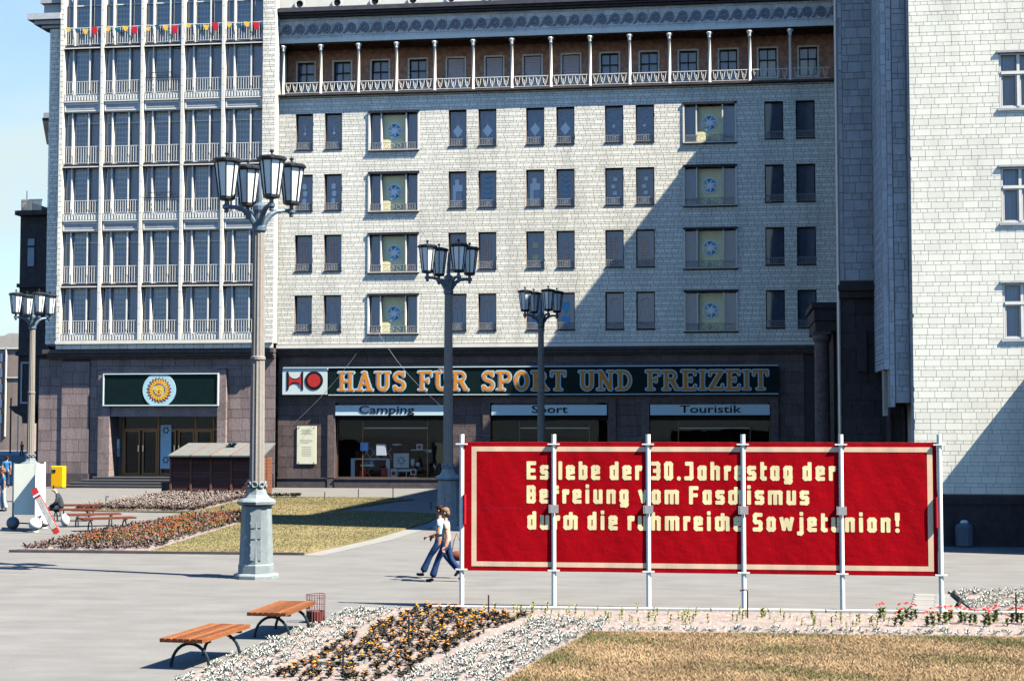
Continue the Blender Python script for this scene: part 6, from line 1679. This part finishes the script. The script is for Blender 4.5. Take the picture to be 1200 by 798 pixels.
def walker(label, loc, rot, skinm, hair, shirt, legs, arms, hx=0.0, scale=1.0, trous=JEANS, haird=.02):
    """faces -X. legs: (hipY, knee(x,z), ankle(x,z), toe(x,z)) ; arms: (y, elbow(x,z), wrist(x,z))"""
    r = thing('person', label, 'person', (*loc, 0), None, rot); r.scale = (scale,) * 3
    N, E = [], []
    N.append((0, 0, .93, .135, .105)); N.append((-.005, 0, 1.06, .12, .095)); N.append((-.01, 0, 1.20, .13, .10)); N.append((0, 0, 1.34, .14, .095)); N.append((-.01, 0, 1.43, .075, .06)); N.append((-.03, 0, 1.49, .05, .052))
    N += [(-.045 + hx, 0, 1.545, .058, .07), (-.05 + hx, 0, 1.61, .073, .092), (-.04 + hx, 0, 1.675, .064, .085)]
    E += [(i, i + 1) for i in range(8)]
    N.append((-.145 + hx, 0, 1.595, .014, .013)); E.append((7, 9)); N.append((-.115 + hx, 0, 1.535, .026, .022)); E.append((6, 10))
    for y, el, wr in arms:
        chain(N, E, [(0.0, y * .75, 1.385, .055), (.005, y, 1.36, .052), ((el[0]) * .5, y * 1.08, (1.35 + el[1]) / 2, .044), (el[0], y * 1.12, el[1], .038), ((el[0] + wr[0]) / 2, y * 1.1, (el[1] + wr[1]) / 2, .034), (wr[0], y * 1.05, wr[1], .024)], 3)
    for y, kn, an, to in legs:
        chain(N, E, [(0, y, .88, .085), (kn[0] * .5, y, (.88 + kn[1]) / 2, .075), (kn[0], y, kn[1], .055), ((kn[0] + an[0]) / 2 + .01, y, (kn[1] + an[1]) / 2, .05), (an[0], y, an[1], .036)], 0)
    skin('body', N, E, skinm, r)
    for y, el, wr in arms:
        d = (wr[0] - el[0], 0, wr[1] - el[1]); hand(r, (wr[0], y * 1.05, wr[1]), d, (-d[2], 0.3, d[0]), skinm, .9)
    # trousers
    N, E = [], []; N += [(0, 0, 1.03, .132, .108), (0, 0, .90, .152, .125)]; E.append((0, 1))
    for y, kn, an, to in legs:
        chain(N, E, [(kn[0] * .15, y, .82, .10), (kn[0] * .55, y, (.88 + kn[1]) / 2 - .02, .088), (kn[0], y, kn[1], .070), ((kn[0] + an[0]) / 2, y, (kn[1] + an[1]) / 2, .078), (an[0] + .01, y, an[1] + .02, .098)], 1)
    skin('trousers', N, E, trous, r)
    N, E = [], []; N += [(0, 0, .88, .150, .115), (-.005, 0, 1.02, .142, .118), (-.012, 0, 1.20, .155, .125), (0, 0, 1.335, .16, .118), (-.008, 0, 1.42, .085, .07)]; E += [(i, i + 1) for i in range(4)]
    for y, el, wr in arms: chain(N, E, [(0.0, y * .75, 1.385, .068), (.005, y, 1.355, .064), (el[0] * .5, y * 1.08, (1.35 + el[1]) / 2, .060)], 3)
    skin('shirt', N, E, shirt, r)
    for y, kn, an, to in legs:
        skin('shoe', [(an[0] + .05, y, an[1] - .045, .035), (an[0], y, an[1] - .03, .042), ((an[0] + to[0]) / 2, y, (an[1] + to[1]) / 2 - .03, .04), (to[0], y, to[1], .03)], [(0, 1), (1, 2), (2, 3)], SHOE, r, 1)
    b = MB(); b.ball((-.018 + hx, 0, 1.668), .094, 12, 8, (1.0, .98, .86)); b.ball((.022 + hx, 0, 1.61), .082, 10, 7, (.8, .95, 1.05)); b.ball((-.075 + hx, 0, 1.70), .055, 8, 5, (.9, 1.1, .5))
    o = bpy.data.objects.new('hair', b.mesh('hair', hair, smooth=True)); C.objects.link(o); o.parent = r
    for s_ in (-1, 1):
        b = MB(); b.ball((-.118 + hx, s_ * .032, 1.625), .010, 6, 4); o = bpy.data.objects.new('eye', b.mesh('eye', BLACK)); C.objects.link(o); o.parent = r
        b = MB(); b.ball((-.03 + hx, s_ * .088, 1.605), .026, 7, 5, (.7, .4, 1.1)); o = bpy.data.objects.new('ear', b.mesh('ear', skinm)); C.objects.link(o); o.parent = r
    b = MB(); b.box(-.137 + hx, -.128 + hx, -.022, .022, 1.556, 1.563); o = bpy.data.objects.new('mouth', b.mesh('mouth', mat('lip_red', (.3, .08, .07), .6))); C.objects.link(o); o.parent = r
    return r
g1 = G(523, 681.5); g2 = G(516, 677.5)
walker('walking person in grey short-sleeved shirt and blue jeans, nearer of the two beside the banner', (g1[0], g1[1]), .05, SKIN, HAIRB, TSH,
       [(.08, (.10, .52), (.38, .17), (.27, .05)), (-.08, (-.18, .55), (-.33, .09), (-.48, .04))],
       [(-.19, (.045, 1.08), (-.02, .84)), (.19, (-.06, 1.09), (-.29, 1.05))], scale=.935)
walker('walking person with dark hair, pale blue shirt and jeans, half hidden behind the nearer walker', (g2[0], g2[1]), .0, SKIN2, HAIRD, SHIRTW,
       [(.08, (.12, .52), (.42, .20), (.32, .05)), (-.08, (-.22, .56), (-.42, .13), (-.57, .11))],
       [(-.19, (-.02, 1.09), (-.25, 1.00)), (.19, (.05, 1.10), (-.18, .97))], scale=.945)
# carried bag of the farther walker
b = MB(); bx_, by_ = g1[0] + .06, g2[1] + .1; b.ball((bx_ + .05, by_, .50), .17, 10, 6, (1.1, .5, .7)); o = thing('shoulder_bag', 'brown leather bag hanging behind the legs of the two walkers', 'bag', (bx_, by_, .5)); part('bag', b, LEATHER, o, smooth=True)
b = MB(); b.tube([(bx_ - .08, by_, .58), (bx_ - .05, by_, .8), (bx_ + .02, by_, 1.0), (bx_ + .12, by_, .8), (bx_ + .15, by_, .58)], .012, 5); part('strap', b, LEATHER, o)
# people at the left edge
walker('standing person in a blue jacket with back to the camera at the left edge', G(7.5, 571), -1.4, SKIN, HAIRD, JACKB, [(.09, (0, .5), (.02, .09), (-.12, .04)), (-.09, (0, .5), (.0, .09), (-.14, .04))],
       [(-.2, (.03, 1.1), (.0, .86)), (.2, (.03, 1.1), (.0, .86))], trous=mat('navy_trousers', (.03, .05, .10), .9), scale=1.02)
walker('person in blue jacket and light trousers cut off by the left edge', G(3.5, 599), .5, SKIN2, HAIRB, JACKB, [(.09, (-.06, .5), (-.02, .09), (-.16, .04)), (-.09, (.03, .5), (.10, .09), (-.04, .04))],
       [(-.2, (.03, 1.1), (.0, .86)), (.2, (.03, 1.1), (-.1, .9))], trous=TROUL)
walker('small dark figure crossing the far street in dark clothes', (PX(25.5, 172, 530), 172), 1.2, SKIN, HAIRD, JACKD, [(.09, (-.06, .5), (-.12, .09), (-.26, .04)), (-.09, (.06, .5), (.15, .12), (.02, .04))],
       [(-.2, (.03, 1.1), (.0, .86)), (.2, (.03, 1.1), (-.1, .9))], trous=JACKD)
# seated man
def seated(label, loc, rot):
    r = thing('person', label, 'person', (*loc, 0), None, rot)
    N, E = [], []
    N += [(0, 0, .55, .15, .13), (-.02, 0, .70, .13, .11), (-.05, 0, .86, .14, .105), (-.08, 0, .97, .14, .09), (-.12, 0, 1.05, .07, .06), (-.16, 0, 1.10, .052, .054), (-.20, 0, 1.16, .07, .085), (-.21, 0, 1.23, .075, .09)]
    E += [(i, i + 1) for i in range(7)]; N.append((-.30, 0, 1.165, .014, .014)); E.append((6, 8))
    for s_ in (-1, 1):
        chain(N, E, [(-.09, s_ * .15, 1.0, .055), (-.08, s_ * .21, .92, .05), (-.12, s_ * .24, .76, .042), (-.22, s_ * .2, .66, .036), (-.36, s_ * .12, .62, .025)], 3)
        chain(N, E, [(-.1, s_ * .1, .52, .085), (-.28, s_ * .11, .53, .075), (-.44, s_ * .12, .52, .06), (-.45, s_ * .12, .3, .05), (-.43, s_ * .12, .09, .035), (-.55, s_ * .13, .04, .03)], 0)
    skin('body', N, E, SKIN, r)
    N, E = [], []; N += [(.02, 0, .50, .18, .15), (-.01, 0, .68, .165, .15), (-.04, 0, .86, .17, .14), (-.07, 0, .98, .16, .12), (-.115, 0, 1.05, .08, .075)]; E += [(i, i + 1) for i in range(4)]
    for s_ in (-1, 1): chain(N, E, [(-.09, s_ * .16, 1.0, .075), (-.08, s_ * .22, .92, .07), (-.12, s_ * .25, .76, .065), (-.23, s_ * .2, .66, .058), (-.33, s_ * .14, .63, .048)], 3)
    skin('coat', N, E, JACKD, r)
    N, E = [], []; N += [(0, 0, .53, .15, .13)]
    for s_ in (-1, 1): chain(N, E, [(-.12, s_ * .1, .53, .10), (-.28, s_ * .11, .54, .09), (-.44, s_ * .12, .52, .075), (-.45, s_ * .12, .32, .07), (-.43, s_ * .12, .12, .07)], 0)
    skin('trousers', N, E, JACKD, r)
    for s_ in (-1, 1): hand(r, (-.36, s_ * .12, .62), (-1, 0, -.2), (0, 1, 0), SKIN, .9)
    skin('cap', [(-.20, 0, 1.285, .09, .10), (-.27, 0, 1.28, .05, .07)], [(0, 1)], BLACK, r, 1)
    for s_ in (-1, 1):
        b = MB(); b.ball((-.275, s_ * .035, 1.2), .010, 6, 4); o = bpy.data.objects.new('eye', b.mesh('eye', BLACK)); C.objects.link(o); o.parent = r
    return r
p_ = G(70.5, 598, .45); seated('man in a dark coat and flat cap sitting on the bench at the left', p_, .35)
# bag by the bench
x, y = G(76, 616); o = thing('shopping_bag', 'pale bulging bag on the ground beside the seated man', 'bag', (x, y, 0)); b = MB(); b.ball((x, y, .2), .2, 10, 7, (.8, .6, 1.1)); part('bag', b, OWHITE, o, smooth=True)
